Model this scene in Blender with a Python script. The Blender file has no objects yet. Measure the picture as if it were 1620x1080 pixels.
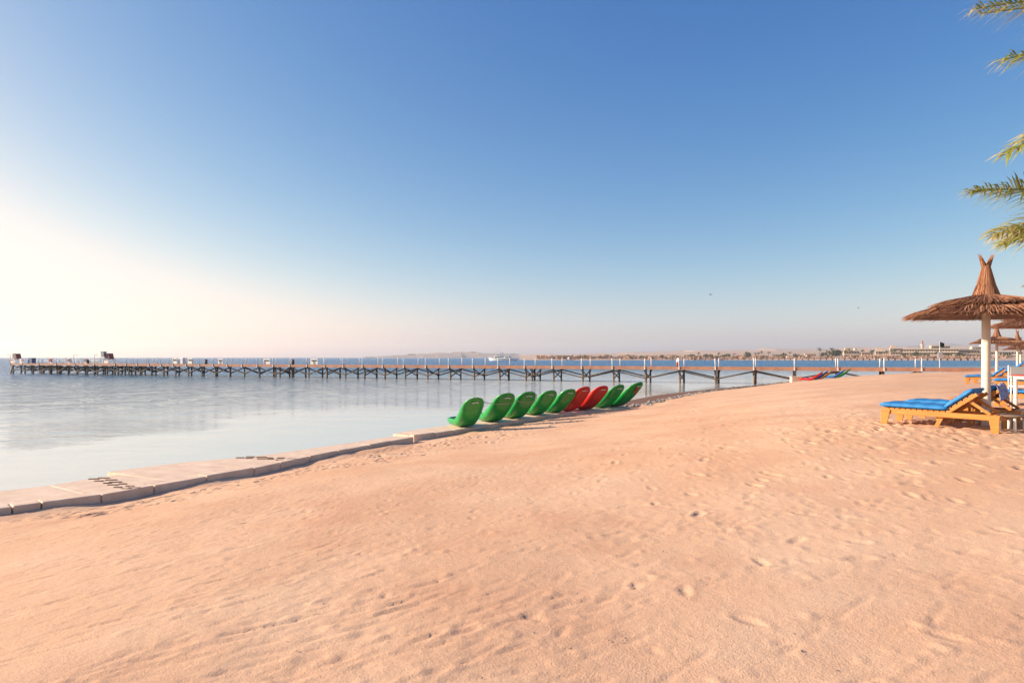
import bpy, math, random
import numpy as np
from mathutils import Vector, Matrix

R = math.radians
sc = bpy.context.scene
col = sc.collection
rnd = random.Random(11)

# ------------------------------------------------------------------ camera
EYE = 2.8            # metres above the water
F = 1080.0           # focal length in pixels of the 1620 px wide photograph
cam_d = bpy.data.cameras.new('camera')
cam_d.sensor_width = 36.0
cam_d.lens = 24.0
cam_d.shift_y = 25.0 / 1620.0
cam_d.clip_start = 0.1
cam_d.clip_end = 60000
cam = bpy.data.objects.new('camera', cam_d)
cam.location = (0, 0, EYE)
cam.rotation_euler = (R(90), 0, 0)
col.objects.link(cam)
sc.camera = cam

# ------------------------------------------------------------------ sky, sun, exposure
SUN_EL, SUN_AZ = R(20), R(-84)       # azimuth from +Y, positive towards +X
world = bpy.data.worlds.new('World')
sc.world = world
world.use_nodes = True
wn = world.node_tree
for n in list(wn.nodes):
    wn.nodes.remove(n)
wo = wn.nodes.new('ShaderNodeOutputWorld')
wb = wn.nodes.new('ShaderNodeBackground')
sky = wn.nodes.new('ShaderNodeTexSky')
sky.sky_type = 'NISHITA'
sky.sun_disc = False
sky.sun_elevation = SUN_EL
sky.sun_rotation = SUN_AZ
sky.altitude = 0
sky.air_density = 0.7
sky.dust_density = 1.15
sky.ozone_density = 1.0
# one even colour curve over the whole sky: a power and a gain for each channel
sep = wn.nodes.new('ShaderNodeSeparateColor')
com = wn.nodes.new('ShaderNodeCombineColor')
wn.links.new(sky.outputs[0], sep.inputs[0])
for k, (pw, gain, top) in enumerate([(1.85, 0.80, 10.0), (1.2, 1.40, 9.7), (0.62, 3.05, 9.2)]):
    a = wn.nodes.new('ShaderNodeMath')
    a.operation = 'POWER'
    a.inputs[1].default_value = pw
    b = wn.nodes.new('ShaderNodeMath')
    b.operation = 'MULTIPLY'
    b.inputs[1].default_value = gain
    c = wn.nodes.new('ShaderNodeMath')
    c.operation = 'SMOOTH_MIN'
    c.inputs[1].default_value = top
    c.inputs[2].default_value = 3.0
    wn.links.new(sep.outputs[k], a.inputs[0])
    wn.links.new(a.outputs[0], b.inputs[0])
    wn.links.new(b.outputs[0], c.inputs[0])
    wn.links.new(c.outputs[0], com.inputs[k])
wb.inputs['Strength'].default_value = 0.05
wn.links.new(com.outputs[0], wb.inputs['Color'])
wn.links.new(wb.outputs[0], wo.inputs['Surface'])

sun_d = bpy.data.lights.new('sun', 'SUN')
sun_d.energy = 4.9
sun_d.angle = R(0.9)
sun_d.color = (1.0, 0.84, 0.66)
sun = bpy.data.objects.new('sun', sun_d)
S = Vector((math.sin(SUN_AZ) * math.cos(SUN_EL), math.cos(SUN_AZ) * math.cos(SUN_EL), math.sin(SUN_EL)))
sun.rotation_euler = (-S).to_track_quat('-Z', 'Y').to_euler()
sun.location = (-60, 20, 40)
col.objects.link(sun)
sc.view_settings.view_transform = 'Standard'
sc.view_settings.look = 'None'
sc.view_settings.exposure = 1.0
sc.view_settings.gamma = 1.0
sc.cycles.max_bounces = 6
sc.cycles.volume_bounces = 0


# ------------------------------------------------------------------ helpers
def at(u, v, z):
    """world point on the level z that the photograph shows at pixel u, v"""
    Y = (EYE - z) * F / (v - 565.0)
    return Vector(((u - 810.0) / F * Y, Y, z))


def atY(u, v, Y):
    return Vector(((u - 810.0) / F * Y, Y, EYE - (v - 565.0) / F * Y))


def tag(o, label=None, cat=None, group=None, kind=None):
    if label: o['label'] = label
    if cat: o['category'] = cat
    if group: o['group'] = group
    if kind: o['kind'] = kind
    return o


def empty(name, loc=(0, 0, 0), rz=0.0):
    o = bpy.data.objects.new(name, None)
    o.empty_display_size = 0.2
    o.location = loc
    o.rotation_euler = (0, 0, rz)
    col.objects.link(o)
    return o


def copy_tree(o, parent=None):
    c = o.copy()
    col.objects.link(c)
    if parent is not None:
        c.parent = parent
    for ch in o.children:
        copy_tree(ch, c)
    return c


class MB:
    def __init__(s):
        s.v = []
        s.f = []

    def add(s, vs, fs):
        b = len(s.v)
        s.v.extend([tuple(x) for x in vs])
        s.f.extend([tuple(b + i for i in f) for f in fs])
        return s

    def box(s, c, size, rz=0.0, rx=0.0, ry=0.0, taper=1.0):
        hx, hy, hz = size[0] / 2, size[1] / 2, size[2] / 2
        m = Matrix.Rotation(rz, 3, 'Z') @ Matrix.Rotation(ry, 3, 'Y') @ Matrix.Rotation(rx, 3, 'X')
        vs = []
        for z in (-hz, hz):
            k = taper if z > 0 else 1.0
            for x, y in ((-hx, -hy), (hx, -hy), (hx, hy), (-hx, hy)):
                vs.append(m @ Vector((x * k, y * k, z)) + Vector(c))
        return s.add(vs, [(0, 3, 2, 1), (4, 5, 6, 7), (0, 1, 5, 4), (1, 2, 6, 5), (2, 3, 7, 6), (3, 0, 4, 7)])

    def beam(s, p, q, w, h, up=Vector((0, 0, 1))):
        p, q = Vector(p), Vector(q)
        d = (q - p).normalized()
        if abs(d.dot(up)) > 0.98:
            up = Vector((0, 1, 0))
        a = d.cross(up).normalized()
        b = a.cross(d).normalized()
        vs = []
        for e in (p, q):
            for i, j in ((-1, -1), (1, -1), (1, 1), (-1, 1)):
                vs.append(e + a * (i * w / 2) + b * (j * h / 2))
        return s.add(vs, [(0, 1, 2, 3), (7, 6, 5, 4), (0, 4, 5, 1), (1, 5, 6, 2), (2, 6, 7, 3), (3, 7, 4, 0)])

    def tube(s, path, radii, n=8, cap=True):
        path = [Vector(p) for p in path]
        if not hasattr(radii, '__len__'):
            radii = [radii] * len(path)
        rings = []
        ref = Vector((0, 0, 1))
        vs = []
        for i, p in enumerate(path):
            d = (path[min(i + 1, len(path) - 1)] - path[max(i - 1, 0)]).normalized()
            r = ref if abs(d.dot(ref)) < 0.95 else Vector((0, 1, 0))
            a = d.cross(r).normalized()
            b = a.cross(d).normalized()
            for k in range(n):
                t = 2 * math.pi * k / n
                vs.append(p + (a * math.cos(t) + b * math.sin(t)) * radii[i])
        fs = []
        for i in range(len(path) - 1):
            for k in range(n):
                k2 = (k + 1) % n
                fs.append((i * n + k, i * n + k2, (i + 1) * n + k2, (i + 1) * n + k))
        if cap:
            fs.append(tuple(range(n - 1, -1, -1)))
            fs.append(tuple((len(path) - 1) * n + k for k in range(n)))
        return s.add(vs, fs)

    def lathe(s, prof, n=24, c=(0, 0, 0), cap=False):
        vs = []
        for r, z in prof:
            for k in range(n):
                t = 2 * math.pi * k / n
                vs.append((c[0] + r * math.cos(t), c[1] + r * math.sin(t), c[2] + z))
        fs = []
        for i in range(len(prof) - 1):
            for k in range(n):
                k2 = (k + 1) % n
                fs.append((i * n + k, i * n + k2, (i + 1) * n + k2, (i + 1) * n + k))
        if cap:
            fs.append(tuple(range(n - 1, -1, -1)))
            fs.append(tuple((len(prof) - 1) * n + k for k in range(n)))
        return s.add(vs, fs)

    def prism(s, pts, z0, z1):
        n = len(pts)
        vs = [(p[0], p[1], z0) for p in pts] + [(p[0], p[1], z1) for p in pts]
        fs = [tuple(range(n - 1, -1, -1)), tuple(range(n, 2 * n))]
        for k in range(n):
            k2 = (k + 1) % n
            fs.append((k, k2, n + k2, n + k))
        return s.add(vs, fs)

    def mesh(s, name):
        me = bpy.data.meshes.new(name)
        me.from_pydata(s.v, [], s.f)
        me.update()
        return me

    def build(s, name, mat, parent=None, smooth=False, bevel=0.0, loc=None):
        me = s.mesh(name)
        me.materials.append(mat)
        if smooth:
            for p in me.polygons:
                p.use_smooth = True
        o = bpy.data.objects.new(name, me)
        col.objects.link(o)
        if parent is not None:
            o.parent = parent
        if loc is not None:
            o.location = loc
        if bevel:
            b = o.modifiers.new('bevel', 'BEVEL')
            b.width = bevel
            b.segments = 2
            b.limit_method = 'ANGLE'
        return o


def inst(o, parent=None, loc=None, rot=None, scale=None):
    """a repeat of one mesh object that shares its mesh"""
    c = o.copy()
    col.objects.link(c)
    c.parent = parent
    if loc is not None: c.location = loc
    if rot is not None: c.rotation_euler = rot
    if scale is not None: c.scale = scale
    return c


# ------------------------------------------------------------------ materials
def nodes_of(name):
    m = bpy.data.materials.new(name)
    m.use_nodes = True
    nt = m.node_tree
    return m, nt, nt.nodes['Principled BSDF']


def new(nt, t, **kw):
    n = nt.nodes.new(t)
    for k, v in kw.items():
        if k in n.inputs:
            n.inputs[k].default_value = v
        else:
            setattr(n, k, v)
    return n


def ramp(nt, stops):
    n = nt.nodes.new('ShaderNodeValToRGB')
    e = n.color_ramp.elements
    while len(e) < len(stops):
        e.new(0.5)
    for i, (p, c) in enumerate(stops):
        e[i].position = p
        e[i].color = (c[0], c[1], c[2], 1) if hasattr(c, '__len__') else (c, c, c, 1)
    return n


def mat(name, a, b=None, scale=8.0, rough=0.6, stretch=None, bump=0.0, bscale=None, metallic=0.0, spec=0.5, coat=0.0, detail=5.0):
    m, nt, bs = nodes_of(name)
    L = nt.links.new
    bs.inputs['Roughness'].default_value = rough
    bs.inputs['Metallic'].default_value = metallic
    bs.inputs['Specular IOR Level'].default_value = spec
    bs.inputs['Coat Weight'].default_value = coat
    tc = new(nt, 'ShaderNodeTexCoord')
    mp = new(nt, 'ShaderNodeMapping')
    if stretch: mp.inputs['Scale'].default_value = stretch
    L(tc.outputs['Object'], mp.inputs['Vector'])
    no = new(nt, 'ShaderNodeTexNoise', Scale=scale, Detail=detail, Roughness=0.6)
    L(mp.outputs[0], no.inputs['Vector'])
    b = b or tuple(x * 0.8 for x in a)
    r = ramp(nt, [(0.3, b), (0.7, a)])
    L(no.outputs['Fac'], r.inputs['Fac'])
    L(r.outputs[0], bs.inputs['Base Color'])
    if bump:
        n2 = new(nt, 'ShaderNodeTexNoise', Scale=bscale or scale * 4, Detail=4.0)
        L(mp.outputs[0], n2.inputs['Vector'])
        bp = new(nt, 'ShaderNodeBump', Strength=bump, Distance=0.02)
        L(n2.outputs['Fac'], bp.inputs['Height'])
        L(bp.outputs[0], bs.inputs['Normal'])
    return m


M = {}
M['white_paint'] = mat('white_paint', (0.80, 0.76, 0.68), (0.66, 0.60, 0.52), 6, 0.5)
M['pole_paint'] = mat('pole_paint', (0.84, 0.71, 0.56), (0.72, 0.58, 0.43), 5, 0.5, bump=0.15)
M['post_white'] = mat('post_white', (0.82, 0.82, 0.80), (0.70, 0.69, 0.66), 4, 0.5)
M['lounger_wood'] = mat('lounger_wood', (0.64, 0.255, 0.048), (0.46, 0.165, 0.030), 5, 0.42, stretch=(1, 9, 9), bump=0.12, coat=0.15)
M['cushion'] = mat('cushion', (0.020, 0.21, 0.50), (0.014, 0.155, 0.42), 9, 0.65, bump=0.35, bscale=16)
M['deck_wood'] = mat('deck_wood', (0.50, 0.24, 0.145), (0.33, 0.15, 0.09), 1.2, 0.7)
M['pile_wood'] = mat('pile_wood', (0.26, 0.165, 0.105), (0.13, 0.085, 0.058), 2.5, 0.75, stretch=(1, 1, 0.3), bump=0.3)
M['brace_wood'] = mat('brace_wood', (0.17, 0.115, 0.078), (0.085, 0.06, 0.044), 2.0, 0.8)
M['concrete'] = mat('concrete', (0.84, 0.62, 0.45), (0.66, 0.46, 0.32), 3.2, 0.85, bump=0.35, bscale=40)
M['brick'] = mat('brick', (0.28, 0.15, 0.09), (0.18, 0.095, 0.06), 9, 0.85, bump=0.3)
M['kayak_green'] = mat('kayak_green', (0.008, 0.33, 0.050), (0.005, 0.21, 0.038), 5, 0.36, coat=0.1)
M['kayak_red'] = mat('kayak_red', (0.62, 0.024, 0.012), (0.48, 0.016, 0.010), 3, 0.38, coat=0.1)
M['kayak_blue'] = mat('kayak_blue', (0.02, 0.045, 0.30), (0.015, 0.03, 0.2), 3, 0.3, coat=0.3)
M['kayak_orange'] = mat('kayak_orange', (0.55, 0.22, 0.02), (0.42, 0.15, 0.015), 3, 0.3, coat=0.3)
M['kayak_sky'] = mat('kayak_sky', (0.06, 0.22, 0.62), (0.04, 0.15, 0.5), 3, 0.3, coat=0.3)
M['rope'] = mat('rope', (0.42, 0.33, 0.22), (0.3, 0.22, 0.15), 60, 0.9)
M['red_cloth'] = mat('red_cloth', (0.45, 0.035, 0.03), (0.34, 0.025, 0.02), 12, 0.8)
M['dark'] = mat('dark', (0.03, 0.028, 0.026), (0.018, 0.017, 0.016), 5, 0.6)
M['grey'] = mat('grey', (0.30, 0.29, 0.28), (0.22, 0.21, 0.2), 3, 0.7)
M['booth_red'] = mat('booth_red', (0.30, 0.06, 0.05), (0.2, 0.04, 0.035), 3, 0.7)
M['booth_blue'] = mat('booth_blue', (0.05, 0.11, 0.24), (0.04, 0.08, 0.17), 3, 0.6)
M['glass_dark'] = mat('glass_dark', (0.02, 0.025, 0.03), (0.015, 0.018, 0.02), 3, 0.1)
M['boat_white'] = mat('boat_white', (0.80, 0.80, 0.78), (0.72, 0.72, 0.70), 0.3, 0.35)
M['boat_wood'] = mat('boat_wood', (0.35, 0.17, 0.09), (0.26, 0.12, 0.06), 0.4, 0.5)
M['stone'] = mat('stone', (0.42, 0.36, 0.30), (0.20, 0.17, 0.145), 1.4, 0.9)
M['shell'] = mat('shell', (0.55, 0.42, 0.32), (0.30, 0.20, 0.15), 30, 0.7)
M['dark_stone'] = mat('dark_stone', (0.22, 0.18, 0.15), (0.11, 0.09, 0.075), 1.4, 0.9)
M['town_cream'] = mat('town_cream', (0.60, 0.46, 0.33), (0.50, 0.38, 0.27), 0.1, 0.9)
M['town_sand'] = mat('town_sand', (0.58, 0.42, 0.30), (0.48, 0.34, 0.24), 0.1, 0.9)
M['town_white'] = mat('town_white', (0.66, 0.58, 0.47), (0.58, 0.50, 0.40), 0.1, 0.9)
M['town_window'] = mat('town_window', (0.10, 0.075, 0.06), (0.07, 0.05, 0.045), 0.3, 0.4)
M['town_roof'] = mat('town_roof', (0.40, 0.20, 0.13), (0.30, 0.15, 0.1), 0.2, 0.9)
M['far_leaf'] = mat('far_leaf', (0.095, 0.105, 0.04), (0.045, 0.055, 0.022), 0.5, 0.8)
M['trunk'] = mat('trunk', (0.20, 0.13, 0.085), (0.11, 0.07, 0.045), 6, 0.9, stretch=(1, 1, 4), bump=0.6)
M['far_thatch'] = mat('far_thatch', (0.40, 0.21, 0.12), (0.28, 0.14, 0.08), 1, 0.9)
M['desert'] = mat('desert', (0.52, 0.35, 0.25), (0.40, 0.27, 0.19), 0.012, 0.95, detail=8)
M['mountain'] = mat('mountain', (0.40, 0.33, 0.31), (0.32, 0.26, 0.245), 0.004, 0.95, detail=8)
M['island'] = mat('island', (0.24, 0.175, 0.15), (0.17, 0.125, 0.11), 0.006, 0.95, detail=8)
M['flag_green'] = mat('flag_green', (0.02, 0.05, 0.04), (0.012, 0.035, 0.028), 5, 0.8)
M['towel'] = mat('towel', (0.55, 0.57, 0.68), (0.10, 0.16, 0.42), 22, 0.9, bump=0.5)
M['lime'] = mat('lime', (0.45, 0.55, 0.10), (0.35, 0.42, 0.08), 15, 0.9)
M['orange'] = mat('orange', (0.75, 0.12, 0.03), (0.6, 0.09, 0.025), 5, 0.6)
M['bird'] = mat('bird', (0.10, 0.09, 0.09), (0.06, 0.055, 0.05), 20, 0.8)

# thatch: every straw has its own tone, stored per corner
m, nt, bs = nodes_of('thatch')
a_ = new(nt, 'ShaderNodeAttribute', attribute_name='tone')
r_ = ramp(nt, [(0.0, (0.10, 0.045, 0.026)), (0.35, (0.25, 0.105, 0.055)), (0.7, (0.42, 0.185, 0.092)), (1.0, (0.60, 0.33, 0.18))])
nt.links.new(a_.outputs['Fac'], r_.inputs['Fac'])
nt.links.new(r_.outputs[0], bs.inputs['Base Color'])
bs.inputs['Roughness'].default_value = 0.75
M['thatch'] = m
# palm leaf: green to dry yellow by leaflet
m, nt, bs = nodes_of('palm_leaf')
a_ = new(nt, 'ShaderNodeAttribute', attribute_name='tone')
r_ = ramp(nt, [(0.0, (0.05, 0.10, 0.015)), (0.45, (0.17, 0.24, 0.035)), (0.75, (0.36, 0.36, 0.075)), (1.0, (0.58, 0.47, 0.22))])
nt.links.new(a_.outputs['Fac'], r_.inputs['Fac'])
nt.links.new(r_.outputs[0], bs.inputs['Base Color'])
bs.inputs['Roughness'].default_value = 0.5
tr = new(nt, 'ShaderNodeBsdfTranslucent')
nt.links.new(r_.outputs[0], tr.inputs['Color'])
mx = new(nt, 'ShaderNodeMixShader', Fac=0.45)
nt.links.new(bs.outputs[0], mx.inputs[1])
nt.links.new(tr.outputs[0], mx.inputs[2])
nt.links.new(mx.outputs[0], nt.nodes['Material Output'].inputs['Surface'])
M['palm_leaf'] = m


m, nt, bs = nodes_of('scrub')
a_ = new(nt, 'ShaderNodeAttribute', attribute_name='tone')
r_ = ramp(nt, [(0.0, (0.08, 0.075, 0.035)), (0.25, (0.17, 0.12, 0.06)), (0.45, (0.34, 0.17, 0.10)), (0.9, (0.50, 0.30, 0.19)), (1.0, (0.7, 0.6, 0.5))])
nt.links.new(a_.outputs['Fac'], r_.inputs['Fac'])
nt.links.new(r_.outputs[0], bs.inputs['Base Color'])
bs.inputs['Roughness'].default_value = 0.9
M['scrub'] = m


def set_tone(o, per_face):
    me = o.data
    at_ = me.attributes.new('tone', 'FLOAT', 'FACE')
    at_.data.foreach_set('value', np.asarray(per_face, dtype=np.float32))


# ---- sand
def sand_material():
    m, nt, bs = nodes_of('sand')
    L = nt.links.new
    geo = new(nt, 'ShaderNodeNewGeometry')
    big = new(nt, 'ShaderNodeTexNoise', Scale=0.55, Detail=6.0, Roughness=0.62)
    L(geo.outputs['Position'], big.inputs['Vector'])
    c1 = ramp(nt, [(0.30, (0.62, 0.350, 0.212)), (0.52, (0.675, 0.415, 0.260)), (0.72, (0.71, 0.465, 0.302))])
    L(big.outputs['Fac'], c1.inputs['Fac'])
    grain = new(nt, 'ShaderNodeTexNoise', Scale=55.0, Detail=5.0, Roughness=0.7)
    L(geo.outputs['Position'], grain.inputs['Vector'])
    g1 = ramp(nt, [(0.25, 0.86), (0.75, 1.10)])
    L(grain.outputs['Fac'], g1.inputs['Fac'])
    wide = new(nt, 'ShaderNodeTexNoise', Scale=0.16, Detail=5.0, Roughness=0.6)
    L(geo.outputs['Position'], wide.inputs['Vector'])
    c0 = ramp(nt, [(0.32, (0.93, 0.88, 0.84)), (0.62, (1.04, 1.05, 1.06))])
    L(wide.outputs['Fac'], c0.inputs['Fac'])
    mw = new(nt, 'ShaderNodeMixRGB', blend_type='MULTIPLY')
    mw.inputs['Fac'].default_value = 1.0
    L(c1.outputs[0], mw.inputs['Color1'])
    L(c0.outputs[0], mw.inputs['Color2'])
    mul = new(nt, 'ShaderNodeMixRGB', blend_type='MULTIPLY')
    mul.inputs['Fac'].default_value = 1.0
    L(mw.outputs[0], mul.inputs['Color1'])
    L(g1.outputs[0], mul.inputs['Color2'])
    # wet near the water line
    wet = new(nt, 'ShaderNodeAttribute', attribute_name='wet')
    mixw = new(nt, 'ShaderNodeMixRGB', blend_type='MIX')
    mixw.inputs['Color2'].default_value = (0.21, 0.115, 0.08, 1)
    L(wet.outputs['Fac'], mixw.inputs['Fac'])
    L(mul.outputs[0], mixw.inputs['Color1'])
    L(mixw.outputs[0], bs.inputs['Base Color'])
    bs.inputs['Roughness'].default_value = 0.92
    bs.inputs['Specular IOR Level'].default_value = 0.15
    n1 = new(nt, 'ShaderNodeTexNoise', Scale=16.0, Detail=7.0, Roughness=0.68)
    L(geo.outputs['Position'], n1.inputs['Vector'])
    n2 = new(nt, 'ShaderNodeTexNoise', Scale=90.0, Detail=3.0, Roughness=0.6)
    L(geo.outputs['Position'], n2.inputs['Vector'])
    add = new(nt, 'ShaderNodeMath', operation='MULTIPLY_ADD')
    add.inputs[1].default_value = 0.5
    L(n2.outputs['Fac'], add.inputs[0])
    L(n1.outputs['Fac'], add.inputs[2])
    bp = new(nt, 'ShaderNodeBump', Strength=0.36, Distance=0.03)
    L(add.outputs[0], bp.inputs['Height'])
    L(bp.outputs[0], bs.inputs['Normal'])
    return m


M['sand'] = sand_material()


# ---- water
def water_material():
    m, nt, bs = nodes_of('sea_water')
    L = nt.links.new
    geo = new(nt, 'ShaderNodeNewGeometry')
    at_ = new(nt, 'ShaderNodeAttribute', attribute_name='offshore')      # metres from the shore / 100
    body = ramp(nt, [(0.0, (0.64, 0.62, 0.51)), (0.12, (0.56, 0.58, 0.51)), (0.45, (0.31, 0.365, 0.375)),
                     (0.82, (0.04, 0.15, 0.24)), (1.0, (0.008, 0.135, 0.30))])
    L(at_.outputs['Fac'], body.inputs['Fac'])
    L(body.outputs[0], bs.inputs['Base Color'])
    bs.inputs['IOR'].default_value = 1.33
    ro = ramp(nt, [(0.0, 0.03), (0.12, 0.06), (0.24, 0.16), (0.8, 0.23)])
    L(at_.outputs['Fac'], ro.inputs['Fac'])
    L(ro.outputs[0], bs.inputs['Roughness'])
    # wind ripples: weak in the lee of the wall, stronger out
    patch = new(nt, 'ShaderNodeTexNoise', Scale=0.045, Detail=6.0)
    L(geo.outputs['Position'], patch.inputs['Vector'])
    pa = new(nt, 'ShaderNodeMath', operation='MULTIPLY_ADD')
    pa.inputs[1].default_value = 0.44
    pa.inputs[2].default_value = -0.22
    L(patch.outputs['Fac'], pa.inputs[0])
    dd = new(nt, 'ShaderNodeMath', operation='ADD')
    L(at_.outputs['Fac'], dd.inputs[0])
    L(pa.outputs[0], dd.inputs[1])
    st = ramp(nt, [(0.0, 0.01), (0.11, 0.03), (0.24, 0.6), (0.5, 0.9), (1.0, 1.0)])
    L(dd.outputs[0], st.inputs['Fac'])
    mp = new(nt, 'ShaderNodeMapping')
    mp.inputs['Rotation'].default_value = (0, 0, R(25))
    mp.inputs['Scale'].default_value = (0.8, 1.6, 1.0)
    L(geo.outputs['Position'], mp.inputs['Vector'])
    w1 = new(nt, 'ShaderNodeTexNoise', Scale=1.1, Detail=5.0, Roughness=0.62)
    L(mp.outputs[0], w1.inputs['Vector'])
    w2 = new(nt, 'ShaderNodeTexNoise', Scale=0.35, Detail=3.0, Roughness=0.5)
    L(mp.outputs[0], w2.inputs['Vector'])
    ad = new(nt, 'ShaderNodeMath', operation='MULTIPLY_ADD')
    ad.inputs[1].default_value = 2.4
    L(w2.outputs['Fac'], ad.inputs[0])
    L(w1.outputs['Fac'], ad.inputs[2])
    bp = new(nt, 'ShaderNodeBump', Distance=0.95)
    L(st.outputs[0], bp.inputs['Strength'])
    L(ad.outputs[0], bp.inputs['Height'])
    L(bp.outputs[0], bs.inputs['Normal'])
    return m


M['water'] = water_material()


# ------------------------------------------------------------------ the lie of the land
def seg_dist(px, py, poly):
    """signed distance to a polyline, positive to the right of its direction (landward)"""
    best = np.full(px.shape, 1e9)
    sign = np.ones(px.shape)
    for (x0, y0), (x1, y1) in zip(poly[:-1], poly[1:]):
        dx, dy = x1 - x0, y1 - y0
        L2 = dx * dx + dy * dy
        t = np.clip(((px - x0) * dx + (py - y0) * dy) / L2, 0, 1)
        ex, ey = px - (x0 + t * dx), py - (y0 + t * dy)
        d = np.hypot(ex, ey)
        s = np.where(dx * ey - dy * ex > 0, -1.0, 1.0)
        up = d < best - 1e-9
        best = np.where(up, d, best)
        sign = np.where(up, s, sign)
    return best * sign


WALL_TOP = 0.25
kerb_uv = [(0, 803), (148, 784.3), (279, 761), (400, 740.4), (470, 725.5), (553, 709), (655, 690.5)]
kerb = [at(u, v, WALL_TOP) for u, v in kerb_uv]
d0 = (kerb[1] - kerb[0]).normalized()
kerb.insert(0, kerb[0] - d0 * 9.0)
dock_uv = [(655, 688.3), (700, 682.6), (792, 668.5), (852, 658), (900, 652.5), (950, 648), (1003, 643)]
dock = [at(u, v, WALL_TOP) for u, v in dock_uv]

shore = [(kerb[0].x - 6, kerb[0].y - 10)]
shore += [(p.x, p.y) for p in kerb]
shore += [(p.x, p.y) for p in dock[1:]]
for u, v in [(1040, 635), (1085, 625), (1130, 619), (1190, 612), (1250, 606)]:
    p = at(u, v, 0.08)
    shore.append((p.x, p.y))
shore += [(39, 80), (55, 88), (80, 100), (140, 130), (260, 180)]

ctrl = [(p.x, p.y, 0.07) for p in kerb[1:]] + [(p.x, p.y, 0.10) for p in dock[1:]]
ctrl += [(x, y, 0.12) for x, y in shore[-10:-5]] + [(x, y, 0.25) for x, y in shore[-5:]]
ctrl += [(0, 0, 1.15), (0, 3.5, 1.15), (3, 3.5, 1.25), (-3, 3.5, 1.02), (-6, 5, 0.62), (-9, 3, 0.4), (-14, -8, 0.3),
         (0, -10, 1.3), (12, -10, 1.7), (10, 2, 1.55), (20, 5, 1.8), (-3, 12, 0.70), (-5, 9, 0.62), (0, 10, 0.95), (3, 10, 1.25),
         (6.43, 11.9, 1.655), (7.58, 10.6, 1.62), (8.06, 11.6, 1.66), (9.5, 13.0, 1.68), (11.2, 15.8, 1.70), (14, 12, 1.75),
         (0, 18, 0.50), (3.5, 18, 0.90), (6, 18, 1.25), (10, 20, 1.6), (2.5, 24, 0.48), (6, 28, 0.70), (10, 30, 1.05), (16, 30, 1.6), (19.2, 29, 1.68),
         (25.6, 36, 1.70), (9, 34, 0.62), (14, 42, 0.62), (20, 44, 1.15), (26, 48, 1.45), (32, 46, 1.72),
         (21, 55, 0.55), (27, 60, 0.80), (31, 65, 0.85), (35, 60, 1.42), (40, 58, 1.58), (44, 56, 1.62), (38, 66, 1.15), (46, 64, 1.55), (55, 60, 1.7), (60, 72, 1.5),
         (80, 60, 1.9), (60, 20, 2.0), (90, 90, 1.5), (150, 60, 2.0), (100, -20, 2.0), (30, -30, 2.0), (-10, -40, 0.8), (180, 140, 1.6)]
C_ = np.array(ctrl)


def tps_fit(P, lam=0.4):
    n = len(P)
    d = np.hypot(P[:, None, 0] - P[None, :, 0], P[:, None, 1] - P[None, :, 1])
    K = np.where(d > 0, d * d * np.log(d + 1e-12), 0) + lam * np.eye(n)
    A = np.zeros((n + 3, n + 3))
    A[:n, :n] = K
    A[:n, n] = 1
    A[:n, n + 1:] = P[:, :2]
    A[n:, :n] = A[:n, n:].T
    b = np.concatenate([P[:, 2], np.zeros(3)])
    return np.linalg.solve(A, b)


W_ = tps_fit(C_)


def tps(x, y):
    z = W_[-3] + W_[-2] * x + W_[-1] * y
    for (cx, cy, cz), w in zip(C_, W_):
        r2 = (x - cx) ** 2 + (y - cy) ** 2
        z = z + w * 0.5 * r2 * np.log(r2 + 1e-12)
    return z


def smooth(a, b, x):
    t = np.clip((x - a) / (b - a), 0, 1)
    return t * t * (3 - 2 * t)


def ground(x, y, d=None):
    x = np.asarray(x, float)
    y = np.asarray(y, float)
    if d is None:
        d = seg_dist(x, y, shore)
    land = np.clip(tps(x, y), 0.02, 3.0)
    base = np.clip(d / 1.0, 0, 1)
    land = land * base + np.minimum(land, 0.09) * (1 - base)
    # seaward: steep behind the wall, a shallow wet flat past the last kayak
    flat = smooth(33.5, 36, y) * (1 - smooth(62, 72, y))
    sea = np.maximum(-1.6, 0.06 - 0.55 * (-d)) * (1 - flat) + np.maximum(-1.6, 0.085 - 0.03 * (-d) - 0.5 * np.maximum(-d - 2.2, 0)) * flat
    return np.where(d > 0, land, np.where(d < 0, sea, 0.07))


def gz(x, y):
    return float(ground(np.array([x]), np.array([y]))[0])


# gradient noise in numpy
_g = np.random.default_rng(5)
_perm = _g.permutation(1024)
_gr = _g.uniform(0, 2 * np.pi, 1024)
_gx, _gy = np.cos(_gr), np.sin(_gr)


def pn(x, y, s=0):
    xi, yi = np.floor(x).astype(int), np.floor(y).astype(int)
    fx, fy = x - xi, y - yi
    ux, uy = fx * fx * fx * (fx * (fx * 6 - 15) + 10), fy * fy * fy * (fy * (fy * 6 - 15) + 10)

    def g(ix, iy, dx, dy):
        h = _perm[(_perm[(ix + s * 37) & 1023] + iy) & 1023]
        return _gx[h] * dx + _gy[h] * dy
    a = g(xi, yi, fx, fy)
    b = g(xi + 1, yi, fx - 1, fy)
    c = g(xi, yi + 1, fx, fy - 1)
    e = g(xi + 1, yi + 1, fx - 1, fy - 1)
    return (a * (1 - ux) + b * ux) * (1 - uy) + (c * (1 - ux) + e * ux) * uy


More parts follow.
